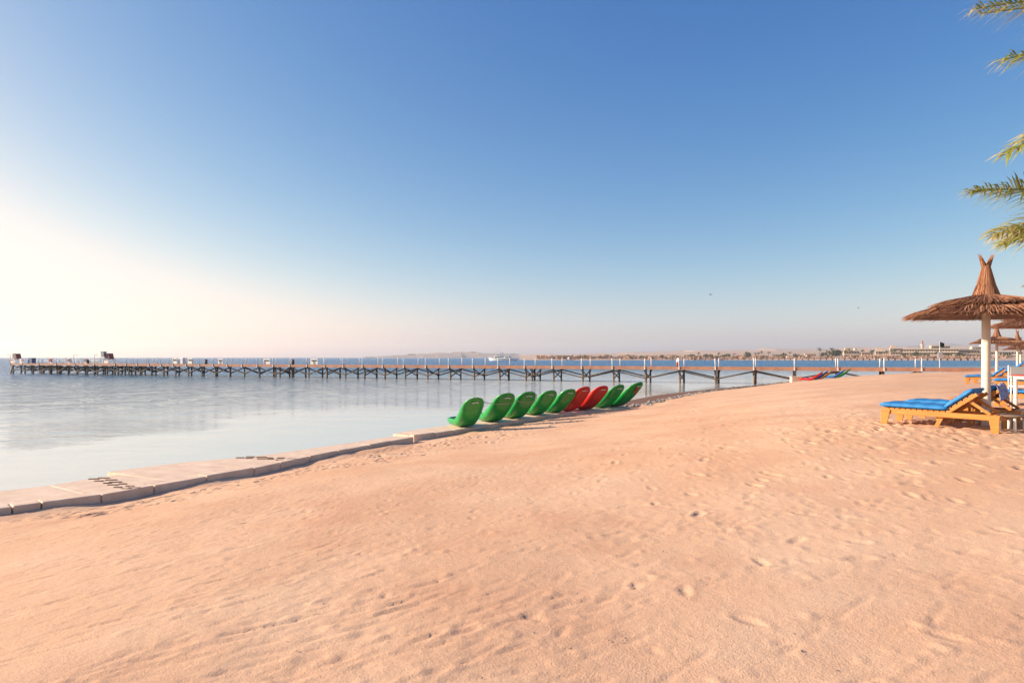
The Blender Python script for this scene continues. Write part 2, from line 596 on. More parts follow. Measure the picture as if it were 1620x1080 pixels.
def build_sand():
    xs = [0.0]
    dx = 0.025
    while xs[-1] < 150:
        if xs[-1] > 7:
            dx *= 1.019
        xs.append(xs[-1] + dx)
    xs = np.array(xs)
    xs = np.concatenate([-xs[(xs < 26)][::-1][:-1], xs])
    ys = [2.0]
    dy = 0.02
    while ys[-1] < 112:
        ys.append(ys[-1] + dy)
        dy *= 1.0052
    back = [2.0]
    dy = 0.02
    while back[-1] > -40:
        dy *= 1.12
        back.append(back[-1] - dy)
    ys = np.array(back[::-1][:-1] + ys)
    X, Y = np.meshgrid(xs, ys)
    D = seg_dist(X, Y, shore)
    Z = ground(X, Y, D)
    on = smooth(0.1, 1.2, D)
    # broad swells, then trampled relief in patches
    H = 0.022 * pn(X * 0.55, Y * 0.55, 1) + 0.009 * pn(X * 1.3, Y * 1.3, 2) + 0.004 * pn(X * 3.1, Y * 3.1, 3)
    patch = smooth(-0.12, 0.30, pn(X * 0.42 + 3, Y * 0.42, 4) + 0.4 * pn(X * 1.1, Y * 1.1, 5))
    fine = 0.5 * pn(X * 8, Y * 8, 6) + 0.35 * pn(X * 15, Y * 15, 7)
    dirn = pn((X * 0.8 + Y * 0.55) * 2.2, (-X * 0.55 + Y * 0.83) * 11.0, 8)
    H += patch * (0.0075 * fine + 0.0035 * dirn) + (1 - patch) * 0.0022 * fine
    g = np.random.default_rng(21)

    def stamp(cx, cy, ang, la, wa, depth, rim):
        ext = 2.2 * la
        i0, i1 = np.searchsorted(xs, [cx - ext, cx + ext])
        j0, j1 = np.searchsorted(ys, [cy - ext, cy + ext])
        if i1 - i0 < 2 or j1 - j0 < 2:
            return
        gx_, gy_ = X[j0:j1, i0:i1] - cx, Y[j0:j1, i0:i1] - cy
        a = (gx_ * math.cos(ang) + gy_ * math.sin(ang)) / la
        b = (-gx_ * math.sin(ang) + gy_ * math.cos(ang)) / wa
        r = np.sqrt(a * a + b * b)
        H[j0:j1, i0:i1] += -depth * np.exp(-(r ** 4) * 0.9) + rim * np.exp(-((r - 1.35) / 0.33) ** 2)

    def foot(cx, cy, ang, k=1.0, dep=1.0):
        stamp(cx, cy, ang, 0.125 * k, 0.05 * k, 0.011 * k * dep, 0.006 * k * dep)

    def walk(x, y, ang, n, k=1.0):
        for i in range(n):
            side = 0.09 if i % 2 else -0.09
            foot(x - side * math.sin(ang), y + side * math.cos(ang), ang + g.normal(0, 0.15), k * g.uniform(0.65, 1.0), 0.75)
            ang += g.normal(0, 0.06)
            x += 0.62 * math.cos(ang)
            y += 0.62 * math.sin(ang)
    kd = Vector((0.52, 0.855))
    # walked strip along the wall
    for i in range(520):
        t = g.uniform(0, 1)
        k = min(int(t * (len(kerb) + len(dock) - 2)), len(kerb) + len(dock) - 3)
        pts = kerb + dock[1:]
        f = g.uniform(0, 1)
        p = pts[k].lerp(pts[k + 1], f)
        off = 0.35 + abs(g.normal(0, 1.3))
        foot(p.x + 0.85 * off, p.y - 0.5 * off, math.atan2(kd.y, kd.x) + g.normal(0, 0.6), g.uniform(0.8, 1.4), 1.7)
    for i in range(9):
        p = kerb[1 + i % 5]
        walk(p.x + g.uniform(0.4, 2.2), p.y - g.uniform(0.2, 1.2), 0.95 + g.normal(0, 0.1), 22, 1.1)
    # around the loungers and across the plateau
    for i in range(620):
        r = abs(g.normal(0, 2.6)) + 0.2
        t = g.uniform(0, 2 * np.pi)
        foot(7.4 + r * math.cos(t) - 0.6, 11.4 + r * 1.25 * math.sin(t), g.uniform(0, np.pi), g.uniform(0.7, 1.15), 1.15)
    for i in range(900):
        y = g.uniform(14, 55)
        u = g.uniform(1060, 1640)
        foot((u - 810) / F * y, y, g.uniform(0, np.pi), g.uniform(0.9, 1.7))
    walk(2.1, 5.4, 0.9, 20)
    walk(3.0, 6.0, 1.2, 16)
    walk(1.5, 6.8, 0.35, 12)
    walk(4.2, 5.2, 1.5, 14)
    walk(1.0, 9.0, 1.0, 18)
    for i in range(120):
        foot(g.normal(2.7, 0.7), g.normal(6.9, 0.8), g.uniform(-0.4, 0.9), g.uniform(0.35, 0.75))
    for i in range(70):
        foot(g.uniform(-3, 5), g.uniform(3.3, 11), g.uniform(0, np.pi), g.uniform(0.4, 0.9))
    # rake and drag scratches, all leaning the same way
    for i in range(330):
        y = 3.2 + 9 * g.uniform(0, 1) ** 1.3
        x = g.uniform(-0.78, 0.75) * y
        if x > 0 and g.uniform() < 0.6:
            x = -x
        ang = 0.62 + g.normal(0, 0.16)
        n = int(g.integers(2, 6))
        for k in range(n):
            L_ = g.uniform(0.07, 0.22)
            stamp(x, y, ang, L_, g.uniform(0.019, 0.03), g.uniform(0.003, 0.0075), 0.0025)
            x += L_ * 2.1 * math.cos(ang)
            y += L_ * 2.1 * math.sin(ang)
    for i in range(500):
        y = g.uniform(3.2, 12)
        stamp(g.uniform(-0.8, 0.8) * y, y, g.uniform(0, 3), g.uniform(0.03, 0.06), g.uniform(0.025, 0.045), -g.uniform(0.003, 0.009), 0.0)
    Z = Z + H * on
    drift = np.clip(pn(X * 0.33 + 7, Y * 0.33, 11) + 0.45 * pn(X * 1.2, Y * 1.2, 12) + 0.12, 0, 1) * (1 - smooth(0.0, 1.1, D)) * (D > 0) * (Y < 38)
    Z = Z + 0.17 * drift
    wet = (1 - smooth(-0.35, 0.25, D + 0.25 * pn(X * 0.7, Y * 0.7, 9))) * smooth(34, 38, Y)
    wet = np.maximum(wet, (1 - smooth(0.04, 0.075, Z)) * smooth(34, 38, Y))
    nx, ny = len(xs), len(ys)
    co = np.stack([X, Y, Z], -1).reshape(-1, 3).astype(np.float32)
    idx = np.arange(nx * ny).reshape(ny, nx)
    q = np.stack([idx[:-1, :-1], idx[:-1, 1:], idx[1:, 1:], idx[1:, :-1]], -1)
    # keep land and the near sea bed only
    keep = (D[:-1, :-1] > -9)
    q = q[keep].reshape(-1, 4)
    me = bpy.data.meshes.new('sand')
    me.vertices.add(len(co))
    me.vertices.foreach_set('co', co.ravel())
    me.loops.add(q.size)
    me.loops.foreach_set('vertex_index', q.ravel().astype(np.int32))
    me.polygons.add(len(q))
    me.polygons.foreach_set('loop_start', np.arange(0, q.size, 4, dtype=np.int32))
    me.polygons.foreach_set('loop_total', np.full(len(q), 4, dtype=np.int32))
    me.polygons.foreach_set('use_smooth', np.ones(len(q), dtype=bool))
    me.update(calc_edges=True)
    a = me.attributes.new('wet', 'FLOAT', 'POINT')
    a.data.foreach_set('value', wet.ravel().astype(np.float32))
    me.materials.append(M['sand'])
    o = bpy.data.objects.new('beach_sand', me)
    col.objects.link(o)
    tag(o, 'pink orange beach sand with footprints sloping down to the sea wall', 'sand', kind='structure')
    return o


build_sand()


def build_sea():
    def axis(lo, hi, step, grow):
        a = [0.0]
        d = step
        while a[-1] < hi:
            a.append(a[-1] + d)
            if a[-1] > 40: d *= grow
        b = [0.0]
        d = step
        while b[-1] > lo:
            b.append(b[-1] - d)
            if b[-1] < -40: d *= grow
        return np.array(b[::-1][:-1] + a)
    xs = axis(-6600, 6600, 2.0, 1.10)
    ys = axis(-200, 6600, 2.0, 1.10)
    X, Y = np.meshgrid(xs, ys)
    D = -seg_dist(X, Y, shore)
    off = np.clip(D / 100.0, 0, 1)
    nx, ny = len(xs), len(ys)
    co = np.stack([X, Y, np.zeros_like(X)], -1).reshape(-1, 3)
    idx = np.arange(nx * ny).reshape(ny, nx)
    q = np.stack([idx[:-1, :-1], idx[:-1, 1:], idx[1:, 1:], idx[1:, :-1]], -1)
    keep = (D[:-1, :-1] > -12)
    q = q[keep].reshape(-1, 4)
    me = bpy.data.meshes.new('sea')
    me.from_pydata(co.tolist(), [], q.tolist())
    a = me.attributes.new('offshore', 'FLOAT', 'POINT')
    a.data.foreach_set('value', off.ravel().astype(np.float32))
    me.materials.append(M['water'])
    o = bpy.data.objects.new('sea', me)
    col.objects.link(o)
    tag(o, 'calm pale water near the wall turning blue and rippled offshore', 'water', kind='structure')


build_sea()

# ------------------------------------------------------------------ sea wall with kerb stones
def offset_pts(pts, widths):
    out = []
    for i, p in enumerate(pts):
        d = (pts[min(i + 1, len(pts) - 1)] - pts[max(i - 1, 0)])
        n = Vector((-d.y, d.x, 0)).normalized()
        out.append(p + n * widths[i])
    return out


def walk_line(pts, step_fn):
    """points along a polyline at steps given by step_fn(k)"""
    seg, f, k = 0, 0.0, 0
    out = [pts[0].copy()]
    need = step_fn(0)
    pos = pts[0].copy()
    while seg < len(pts) - 1:
        d = pts[seg + 1] - pos
        if d.length > need:
            pos = pos + d.normalized() * need
            out.append(pos.copy())
            k += 1
            need = step_fn(k)
        else:
            need -= d.length
            pos = pts[seg + 1].copy()
            seg += 1
    return out


def kerb_line(name, pts, width, top, bottom, lens, label, seed):
    g = random.Random(seed)
    root = empty(name, (pts[0].x, pts[0].y, 0))
    tag(root, label, 'sea wall')
    js = walk_line(pts, lambda k: lens[k % len(lens)])
    for a, b in zip(js[:-1], js[1:]):
        d = (b - a).normalized()
        n = Vector((-d.y, d.x, 0))
        gap = 0.012
        a2, b2 = a + d * gap, b - d * gap
        jit = g.uniform(-0.012, 0.012)
        t = top + g.uniform(-0.008, 0.008)
        tl = g.uniform(-0.006, 0.006)
        q = [a2 - n * jit, b2 - n * (jit + tl), b2 + n * width, a2 + n * width]
        o = root.location
        mb = MB()
        mb.prism([(p.x - o.x, p.y - o.y) for p in q], bottom, t)
        mb.build('kerb_stone', M['concrete'], root, bevel=0.018)
    return root, js


wall_root, wall_js = kerb_line('sea_wall', kerb, 0.32, WALL_TOP, -0.5,
                               [1.15, 0.42, 0.95, 1.05, 1.2, 1.25, 0.9, 1.1],
                               'broad pale concrete sea wall along the water on the left', 3)
# the paving behind the kerb: wider past the little step, drowned in sand further on
wid = [1.9, 1.86, 1.9, 1.93, 2.3, 1.35, 0.95, 0.7]
ko = wall_root.location


def paving(pts, w0, w1, n_sub, root, zt):
    inner = offset_pts(pts, w0)
    outer = offset_pts(pts, w1)
    for i in range(len(pts) - 1):
        for k in range(n_sub):
            a, b = k / n_sub + 0.004, (k + 1) / n_sub - 0.004
            q = [inner[i].lerp(inner[i + 1], a), inner[i].lerp(inner[i + 1], b),
                 outer[i].lerp(outer[i + 1], b), outer[i].lerp(outer[i + 1], a)]
            mb = MB().prism([(p.x - root.location.x, p.y - root.location.y) for p in q], -0.5, zt + rnd.uniform(-0.004, 0.003))
            mb.build('paving_slab', M['concrete'], root, bevel=0.01)


paving(kerb[:4], [0.325] * 4, wid[:4], 1, wall_root, 0.238)
paving(kerb[3:], [0.325] * 5, [2.5, 2.28, 1.35, 0.98, 0.72], 1, wall_root, 0.238)
# two patches of brown brick set proud in the paving
for (u0, v0, u1, v1, n) in [(156, 757, 206, 773, 6), (388, 723.5, 452, 726.5, 5)]:
    for i in range(n):
        t = i / (n - 1)
        for k in range(2):
            p = at(u0 + (u1 - u0) * t + (k * 20 - 10) * (0.8 + 0.2 * math.sin(i * 2.1)), v0 + (v1 - v0) * t - k * 1.6 + math.sin(i * 3.3) * 0.5, 0.25)
            mb = MB().box((p.x - ko.x, p.y - ko.y, 0.24), (rnd.uniform(0.15, 0.25), 0.055, 0.036), rz=R(rnd.uniform(-6, 10)))
            mb.build('brick', M['brick'], wall_root, bevel=0.008)

dock_root, dock_js = kerb_line('kayak_dock', dock, 0.25, WALL_TOP, -0.5, [1.0, 1.05, 0.95, 1.1],
                               'low concrete kerb and paving under the row of kayaks', 8)
paving(dock, [0.255] * len(dock), [1.0] + [1.25] * (len(dock) - 1), 2, dock_root, 0.236)

# ------------------------------------------------------------------ kayaks
def rocker(s):
    return 0.0 if s < 0.95 else 0.59 * (s - 0.95) ** 1.55


def rocker_slope(s):
    return 0.0 if s < 0.95 else 0.59 * 1.55 * (s - 0.95) ** 0.55


def kayak_mesh(L=2.46, hw=0.42):
    mb = MB()
    N = 44
    ringn = 0
    rings = []
    for i in range(N + 1):
        t = i / N
        s = -0.45 + (L + 0.45) * (1 - (1 - t) ** 1.7)
        zk = rocker(s)
        zk += 0.06 * max(0, (0.0 - s) / 0.45) ** 2
        dep = 0.27 - 0.15 * smooth(1.3, 2.6, s) - 0.08 * (1 - smooth(-0.45, 0.0, s))
        # plan outline: blunt rounded ends
        e0 = math.sqrt(max(0.0, 1 - (max(0, 0.05 - s) / 0.5) ** 2.2))
        e1 = math.sqrt(max(0.0, 1 - (max(0, s - (L - 0.42)) / 0.42) ** 2.5))
        w = hw * max(0.02, min(e0, 1) * e1) * (0.90 + 0.10 * math.sin(math.pi * min(1, t * 1.1)))
        slope = rocker_slope(s)
        nrm = Vector((-slope, 0, 1)).normalized()
        base = Vector((s, 0, zk))
        dep *= max(0.25, e1)
        # section from keel, out along the bottom, up the side, over the rim, into the well
        well = dep * (0.55 if 0.5 < s < 1.9 else 0.18 + 0.2 * float(smooth(0.2, 0.5, s)))
        groove = 0.018
        pro = [(0.0, 0.0), (0.16, groove), (0.26, 0.0), (0.46, groove * 1.2), (0.58, 0.006), (0.82, 0.05), (0.95, 0.45 * dep),
               (1.0, 0.86 * dep), (1.0, dep), (0.93, dep * 1.03), (0.84, dep * 0.97), (0.76, dep - well * 0.6), (0.5, dep - well), (0.0, dep - well)]
        ring = []
        for a, b in pro:
            ring.append((a * w, b))
        full = [(-y, z) for y, z in ring[::-1]] + ring[1:]
        full = full[:-1] if False else full
        rings.append([base + Vector((0, y, 0)) + nrm * z for y, z in full])
    n = len(rings[0])
    vs = [v for r in rings for v in r]
    fs = []
    for i in range(N):
        for k in range(n):
            k2 = (k + 1) % n
            fs.append((i * n + k, i * n + k2, (i + 1) * n + k2, (i + 1) * n + k))
    fs.append(tuple(range(n)))
    fs.append(tuple(N * n + k for k in range(n - 1, -1, -1)))
    mb.add(vs, fs)
    return mb


def bow_point(s, y, off):
    zk = rocker(s)
    slope = rocker_slope(s)
    nrm = Vector((-slope, 0, 1)).normalized()
    return Vector((s, y, zk)) + nrm * off


def make_kayak(matname):
    root = empty('kayak')
    kayak_mesh().build('hull', M[matname], root, smooth=True)
    hd = MB()
    hd.tube([bow_point(2.30, -0.11, 0.0), bow_point(2.32, -0.10, -0.028), bow_point(2.34, 0, -0.034), bow_point(2.32, 0.10, -0.028), bow_point(2.30, 0.11, 0.0)], 0.016, 8)
    hd.build('carry_handle', M['white_paint'], root, smooth=True)  # white colour here paints in the glint at the handle slot
    st = MB()
    st.box((0.95, 0, 0.135), (0.42, 0.46, 0.06))
    st.box((0.74, 0, 0.18), (0.06, 0.44, 0.16), ry=R(-14))
    st.build('seat', M[matname], root, bevel=0.02)
    return root


protos = {k: make_kayak('kayak_' + k) for k in ('green', 'red')}
first = {'green': True, 'red': True, 'blue': True, 'orange': True, 'sky': True}


def kayak(colname, label, group, loc, az, scale=1.0, tilt=0.0):
    if colname not in protos:
        protos[colname] = make_kayak('kayak_' + colname)
    p = protos[colname]
    o = p if first[colname] else copy_tree(p)
    first[colname] = False
    o.location = loc
    o.rotation_euler = (tilt, 0, az)
    o.scale = (scale, scale, scale)
    tag(o, label, 'kayak', group)
    return o


row = [('green', 745, 676, 'bright green kayak nearest the camera, at the left end of the row'),
       ('green', 787, 668, 'green kayak, second from the near left end of the row'),
       ('green', 823, 662.5, 'green kayak with a rope loop hanging on its hull, third in the row'),
       ('green', 856, 657, 'dark green kayak, fourth from the near left end of the row'),
       ('green', 886, 653.5, 'green kayak right before the two red kayaks'),
       ('red', 911, 650.5, 'red kayak standing beside the green one, left of the two reds'),
       ('red', 936, 648.5, 'red kayak on the right of the two reds in the row'),
       ('green', 963, 645.5, 'green kayak just to the right of the two red kayaks'),
       ('green', 987, 643.6, 'green kayak with red sticker patch at the far end of the row')]
AX = [R(-69), R(-65), R(-66), R(-64), R(-63), R(-63), R(-62), R(-60), R(-53)]
bows = []
for i, (c, u, v, lab) in enumerate(row):
    p = at(u - 6, v, 0.25)
    az = AX[i]
    sca = [1.0, 1.05, 1.03, 1.0, 1.0, 1.06, 1.06, 1.06, 1.14][i]
    ax = Vector((math.cos(az), math.sin(az), 0))
    o = kayak(c, lab, 'kayaks leaning on the sea wall', p - ax * 1.2 * sca + Vector((0, 0, 0.02)), az, sca, R(rnd.uniform(-5, 5)))
    m4 = Matrix.Translation(o.location) @ Matrix.Rotation(az, 4, 'Z') @ Matrix.Scale(sca, 4)
    bows.append(m4)
# red sticker patch on the last hull, seen on its underside
pt = MB()
for k, (s, y) in enumerate([(2.12, -0.05), (2.2, 0.03), (2.05, 0.06), (2.26, -0.06)]):
    a = [bow_point(s + dx * 0.05, y + dy * 0.045, -0.03) for dx, dy in ((-1, -1), (1, -0.6), (0.8, 1), (-0.9, 0.7))]
    b = [q + Vector((0.012, 0, -0.010)) for q in a]
    pt.add(a + b, [(0, 1, 2, 3), (7, 6, 5, 4), (0, 4, 5, 1), (1, 5, 6, 2), (2, 6, 7, 3), (3, 7, 4, 0)])
last = [o for o in col.objects if o.get('label', '').startswith('green kayak with red sticker')][0]
pt.build('sticker', M['kayak_red'], last)

# ropes
def rope(name, a, b, sag, label, r=0.012, side=None):
    pts = []
    for i in range(13):
        t = i / 12
        p = a.lerp(b, t)
        p.z -= sag * 4 * t * (1 - t)
        if side: p += side * math.sin(t * math.pi)
        pts.append(p)
    o = MB().tube(pts, r, 6).build(name, M['rope'], None, smooth=True)
    return tag(o, label, 'rope', 'mooring ropes on the kayaks')


tipl = lambda i: bows[i] @ bow_point(2.40, 0.0, 0.0)
lowl = lambda i: bows[i] @ bow_point(2.1, 0.40, 0.04)
rope('mooring_rope', tipl(0), lowl(1), 0.10, 'thin rope sagging between the first and second green kayaks')
rope('mooring_rope', tipl(1), lowl(2), 0.16, 'thin rope sagging between the second and third green kayaks')
rope('mooring_rope', bows[2] @ bow_point(2.40, 0.30, -0.02), bows[2] @ bow_point(1.98, 0.05, -0.05), -0.02,
     'rope loop hanging over the hull of the third green kayak', side=Vector((0.14, -0.12, -0.10)))

# five more kayaks by the pier, half behind the sand
for c, u, v, Y, lab in [('red', 1283, 599, 62, 'red kayak pulled up near the pier beside the concrete block'),
                        ('blue', 1291, 598.5, 62.6, 'dark blue kayak between the red and orange ones by the pier'),
                        ('orange', 1298.5, 598, 63.2, 'orange kayak beside the dark blue one by the pier'),
                        ('sky', 1319, 597, 63.6, 'light blue kayak near the pier, left of the last green one'),
                        ('green', 1327, 596.4, 64.2, 'green kayak beside the light blue one under the pier deck')]:
    p = atY(u, v, Y)
    z = gz(p.x, p.y)
    az = R(-36)
    o = kayak(c, lab, 'kayaks pulled up by the pier', (p.x - 0.45, p.y + 0.8, max(z, 0.4)), az, 0.74)
print('kayaks z', [round(gz(*atY(u, 598, 62)[:2]), 2) for u in (1283, 1300, 1320)])

# ------------------------------------------------------------------ stones along the water
def rock_mb(mb, c, r, g):
    vs = []
    base = [(1, 0, 0), (-1, 0, 0), (0, 1, 0), (0, -1, 0), (0, 0, 1), (0, 0, -1), (.6, .6, .55), (-.6, .6, .5), (.6, -.6, .5), (-.6, -.6, .55)]
    a = g.uniform(0, 6.28)
    for x, y, z in base:
        k = r * g.uniform(0.75, 1.2)
        vs.append((c[0] + (x * math.cos(a) - y * math.sin(a)) * k * 1.25, c[1] + (x * math.sin(a) + y * math.cos(a)) * k, c[2] + z * k * 0.6))
    mb.add(vs, [(0, 6, 8), (4, 8, 6), (0, 2, 6), (4, 6, 7), (2, 7, 6), (1, 7, 2), (4, 7, 9), (1, 9, 7), (1, 3, 9), (4, 9, 8), (3, 8, 9), (0, 8, 3), (5, 2, 0), (5, 1, 2), (5, 3, 1), (5, 0, 3)])


g = random.Random(4)
pale, darks = MB(), MB()
edge = [at(u, v, 0.1) for u, v in [(1003, 643), (1040, 635.5), (1085, 626), (1130, 619)]]
for i in range(150):
    t = g.uniform(0, 3)
    k = min(int(t), 2)
    p = edge[k].lerp(edge[k + 1], t - k)
    p += Vector((g.gauss(0, 0.22), g.gauss(0, 0.25), 0))
    rock_mb(pale, (p.x, p.y, gz(p.x, p.y) + 0.02), g.uniform(0.06, 0.15), g)
tag(pale.build('shore_stones', M['stone']), 'scattered pale stones edging the wet sand flat', 'stones', kind='stuff')
edge = [at(u, v, 0.08) for u, v in [(1130, 619), (1160, 615.5), (1190, 612), (1222, 609), (1250, 606.5)]]
for i in range(420):
    t = g.uniform(0, 4)
    k = min(int(t), 3)
    p = edge[k].lerp(edge[k + 1], t - k)
    p += Vector((g.gauss(0, 0.4), g.gauss(0, 0.35), 0))
    rock_mb(darks, (p.x, p.y, max(0.03, gz(p.x, p.y)) + 0.02), g.uniform(0.08, 0.24), g)
tag(darks.build('shore_rocks', M['dark_stone']), 'dark band of rocks at the water line leading to the pier', 'rocks', kind='stuff')

peb = MB()
for i in range(190):
    y = 2.6 + 14 * g.random() ** 1.6
    x = g.uniform(-0.85, 0.85) * y
    if float(seg_dist(np.array([x]), np.array([y]), shore)[0]) < 0.6:
        continue
    rock_mb(peb, (x, y, gz(x, y) + 0.003), g.uniform(0.003, 0.009), g)
tag(peb.build('pebbles', M['shell']), 'tiny pebbles and shell bits strewn over the near sand', 'pebbles', kind='stuff')

p = atY(1259, 608, 66)
zb = gz(p.x, p.y)
blk = empty('concrete_block', (p.x, p.y, zb - 0.1), R(-8))
tag(blk, 'pale concrete block on the sand beside the pier piles', 'concrete block')
MB().box((0, 0, 0.28), (0.95, 0.8, 0.56), taper=0.96).build('block', M['concrete'], blk, bevel=0.03)
MB().box((0, 0, 0.59), (1.0, 0.84, 0.06)).build('cap', M['concrete'], blk, bevel=0.02)

# ------------------------------------------------------------------ the pier
PA, PB = 81.05, 0.417            # front edge runs along Y = PA - PB * X
pdir = Vector((1, -PB, 0)).normalized()
pnor = Vector((PB, 1, 0)).normalized()


def on_pier(u):
    k = (u - 810.0) / F
    Y = PA / (1 + PB * k)
    return Vector((k * Y, Y, 0))


DECK = 1.78
PW = 3.7
us = []
for k in range(-29, 22):
    us.append((573.9 + 19.18 * k) / (1 - 0.02097 * k))
us[0] = 17.0
us[1] = 29.5
us[-4] = 1458.0
us[-3] = 1530.0
us[-2] = 1606.0
us[-1] = 1690.0
bents = [on_pier(u) for u in us]
pier = empty('pier', (bents[30].x, bents[30].y, 0))
tag(pier, 'long wooden pier on braced piles running out to sea', 'pier')
po = pier.location.copy()


def PP(o):
    return o - po


nb = len(bents)
WIDE = 13                     # the head of the pier is wider
for i in range(nb - 1):
    a, b = bents[i], bents[i + 1]
    w = PW if i >= WIDE else 7.0
    d = (b - a).normalized()
    g0 = 0.01
    q = [a + d * g0, b - d * g0, b - d * g0 + pnor * w, a + d * g0 + pnor * w]
    MB().prism([((p - po).x, (p - po).y) for p in q], DECK - 0.07, DECK + rnd.uniform(-0.006, 0.006)).build('deck_bay', M['deck_wood'], pier)
    # edge beams
    for off in (-0.04, w + 0.02):
        MB().beam(PP(a + pnor * off + d * 0.012 + Vector((0, 0, DECK - 0.15))), PP(b + pnor * off - d * 0.012 + Vector((0, 0, DECK - 0.17))), 0.10, 0.34).build('edge_beam', M['deck_wood'], pier)

pile = MB().lathe([(0.115, -1.2), (0.112, 0.8), (0.105, 1.56)], 10, cap=True).build('pile', M['pile_wood'], pier, smooth=False)
post = MB().lathe([(0.055, 0), (0.055, 0.88), (0.04, 0.92)], 8, cap=True).build('rail_post', M['post_white'], pier, smooth=True)
used_pile = used_post = False


def put(proto, flag, loc):
    if flag[0]:
        c = inst(proto, pier, loc)
    else:
        c = proto
        c.location = loc
        flag[0] = True
    return c


fp, fq = [False], [False]
for i, b in enumerate(bents):
    w = PW if i >= WIDE else 7.0
    rows = [0.42, w - 0.42] if i >= WIDE else [0.42, w / 2, w - 0.42]
    dbl = [0.0] if i not in (24, 36) else [0.0, 0.75]
    if i >= nb - 3:
        break
    for s in dbl:
        for off in rows:
            q_ = put(pile, fp, PP(b + pnor * off + pdir * s) + Vector((rnd.uniform(-.03, .03), 0, 0)))
            q_.rotation_euler = (R(rnd.uniform(-1.3, 1.3)), R(rnd.uniform(-1.5, 1.5)), rnd.uniform(0, 6))
            k_ = rnd.uniform(0.85, 1.18)
            q_.scale = (k_, k_, 1.0)
        A = b + pnor * rows[0] + pdir * (s + 0.13)
        B = b + pnor * rows[-1] + pdir * (s + 0.13)
        MB().beam(PP(A - pnor * 0.2 + Vector((0, 0, 1.56))), PP(B + pnor * 0.2 + Vector((0, 0, 1.56))), 0.12, 0.16).build('cap_beam', M['brace_wood'], pier)
        for k in range(len(rows) - 1):
            A = b + pnor * rows[k] + pdir * (s + 0.15)
            B = b + pnor * rows[k + 1] + pdir * (s + 0.15)
            A2 = b + pnor * rows[k] + pdir * (s - 0.15)
            B2 = b + pnor * rows[k + 1] + pdir * (s - 0.15)
            MB().beam(PP(A - pnor * .15 + Vector((0, 0, 0.42))), PP(B + pnor * .15 + Vector((0, 0, 1.40))), 0.05, 0.12).build('cross_brace', M['brace_wood'], pier)
            MB().beam(PP(A2 - pnor * .15 + Vector((0, 0, 1.40))), PP(B2 + pnor * .15 + Vector((0, 0, 0.42))), 0.05, 0.12).build('cross_brace', M['brace_wood'], pier)
    if i < nb - 4:
        n_ = bents[i + 1]
        up = i % 2 == 0
        z0, z1 = (0.48, 1.32) if up else (1.32, 0.48)
        for off in (rows[0] - 0.14, rows[-1] + 0.14):
            MB().beam(PP(b + pnor * off + Vector((0, 0, z0))), PP(n_ + pnor * off + Vector((0, 0, z1))), 0.05, 0.13).build('long_brace', M['brace_wood'], pier)
    if i >= WIDE or i % 2 == 0:
        for o_ in (-0.10, w - 0.12):
            q_ = put(post, fq, PP(b + pnor * o_ + Vector((0, 0, DECK))))
            q_.rotation_euler = (R(rnd.uniform(-2, 2)), R(rnd.uniform(-2, 2)), 0)
            q_.scale = (1, 1, rnd.uniform(0.95, 1.05))
        MB().box(PP(b + pnor * -0.12 + Vector((0, 0, DECK - 0.16))), (0.10, 0.07, 0.34), rz=math.atan2(pdir.y, pdir.x)).build('post_bracket', M['post_white'], pier)
# raking strut at the sea end
e = bents[0]
MB().beam(PP(e - pdir * 0.9 + pnor * 0.4 + Vector((0, 0, -0.4))), PP(e + pnor * 0.4 + Vector((0, 0, 1.6))), 0.2, 0.2).build('end_strut', M['pile_wood'], pier)

# things on the pier
PZ = math.atan2(pdir.y, pdir.x)


def on_deck(u, off, z=0.0):
    w = u
    for _ in range(6):            # the spot at that depth into the deck that lies on the sight line u
        q = on_pier(w) + pnor * off
        w += u - (810.0 + F * q.x / q.y)
    return q + Vector((0, 0, DECK + 0.006 + z))


def sign_board(u, wpx, hpx, label, scrawl=True):
    p = on_deck(u, 0.25)
    sc_ = p.y / F
    W, Hh = wpx * sc_, hpx * sc_
    r = empty('sign_board', p, PZ)
    tag(r, label, 'sign', 'sign boards along the pier')
    MB().box((0, 0, Hh / 2 + 0.04), (W, 0.05, Hh)).build('board', M['white_paint'], r, bevel=0.01)
    for x in (-W * 0.42, W * 0.42):
        MB().box((x, 0.06, Hh / 2), (0.06, 0.06, Hh)).build('stand_leg', M['white_paint'], r)
    if scrawl:
        gg = random.Random(int(u))
        pts = []
        for i in range(25):
            t = i / 24
            pts.append(Vector((-W * 0.36 + W * 0.72 * t, -0.035, Hh * 0.70 + Hh * 0.13 * math.sin(i * 1.9 + gg.uniform(-.5, .5)))))
        MB().tube(pts, 0.028, 5).build('lettering', M['grey'], r)


sign_board(276.5, 10, 9, 'white sign board left of the tall white cabinet on the pier')
sign_board(301, 10, 9, 'white sign board just right of the tall white cabinet on the pier')
sign_board(349, 9.5, 8.5, 'white sign board right of the dark waste bin, mid pier')
sign_board(422, 13, 9, 'white sign board between the two dark waste bins, nearer the right one')
sign_board(497, 14, 9.5, 'widest white sign board, right of both dark waste bins')

p = on_deck(289, 0.7)
cab = empty('cabinet', p, PZ)
tag(cab, 'tall plain white cabinet on the pier between two sign boards', 'cabinet')
MB().box((0, 0, 0.48), (0.85, 0.6, 0.96)).build('body', M['white_paint'], cab, bevel=0.02)
MB().box((-0.55, 0, 0.45), (0.14, 0.5, 0.9)).build('side_panel', M['white_paint'], cab, bevel=0.01)
MB().box((0, -0.315, 0.48), (0.7, 0.025, 0.82)).build('door', M['boat_white'], cab, bevel=0.008)


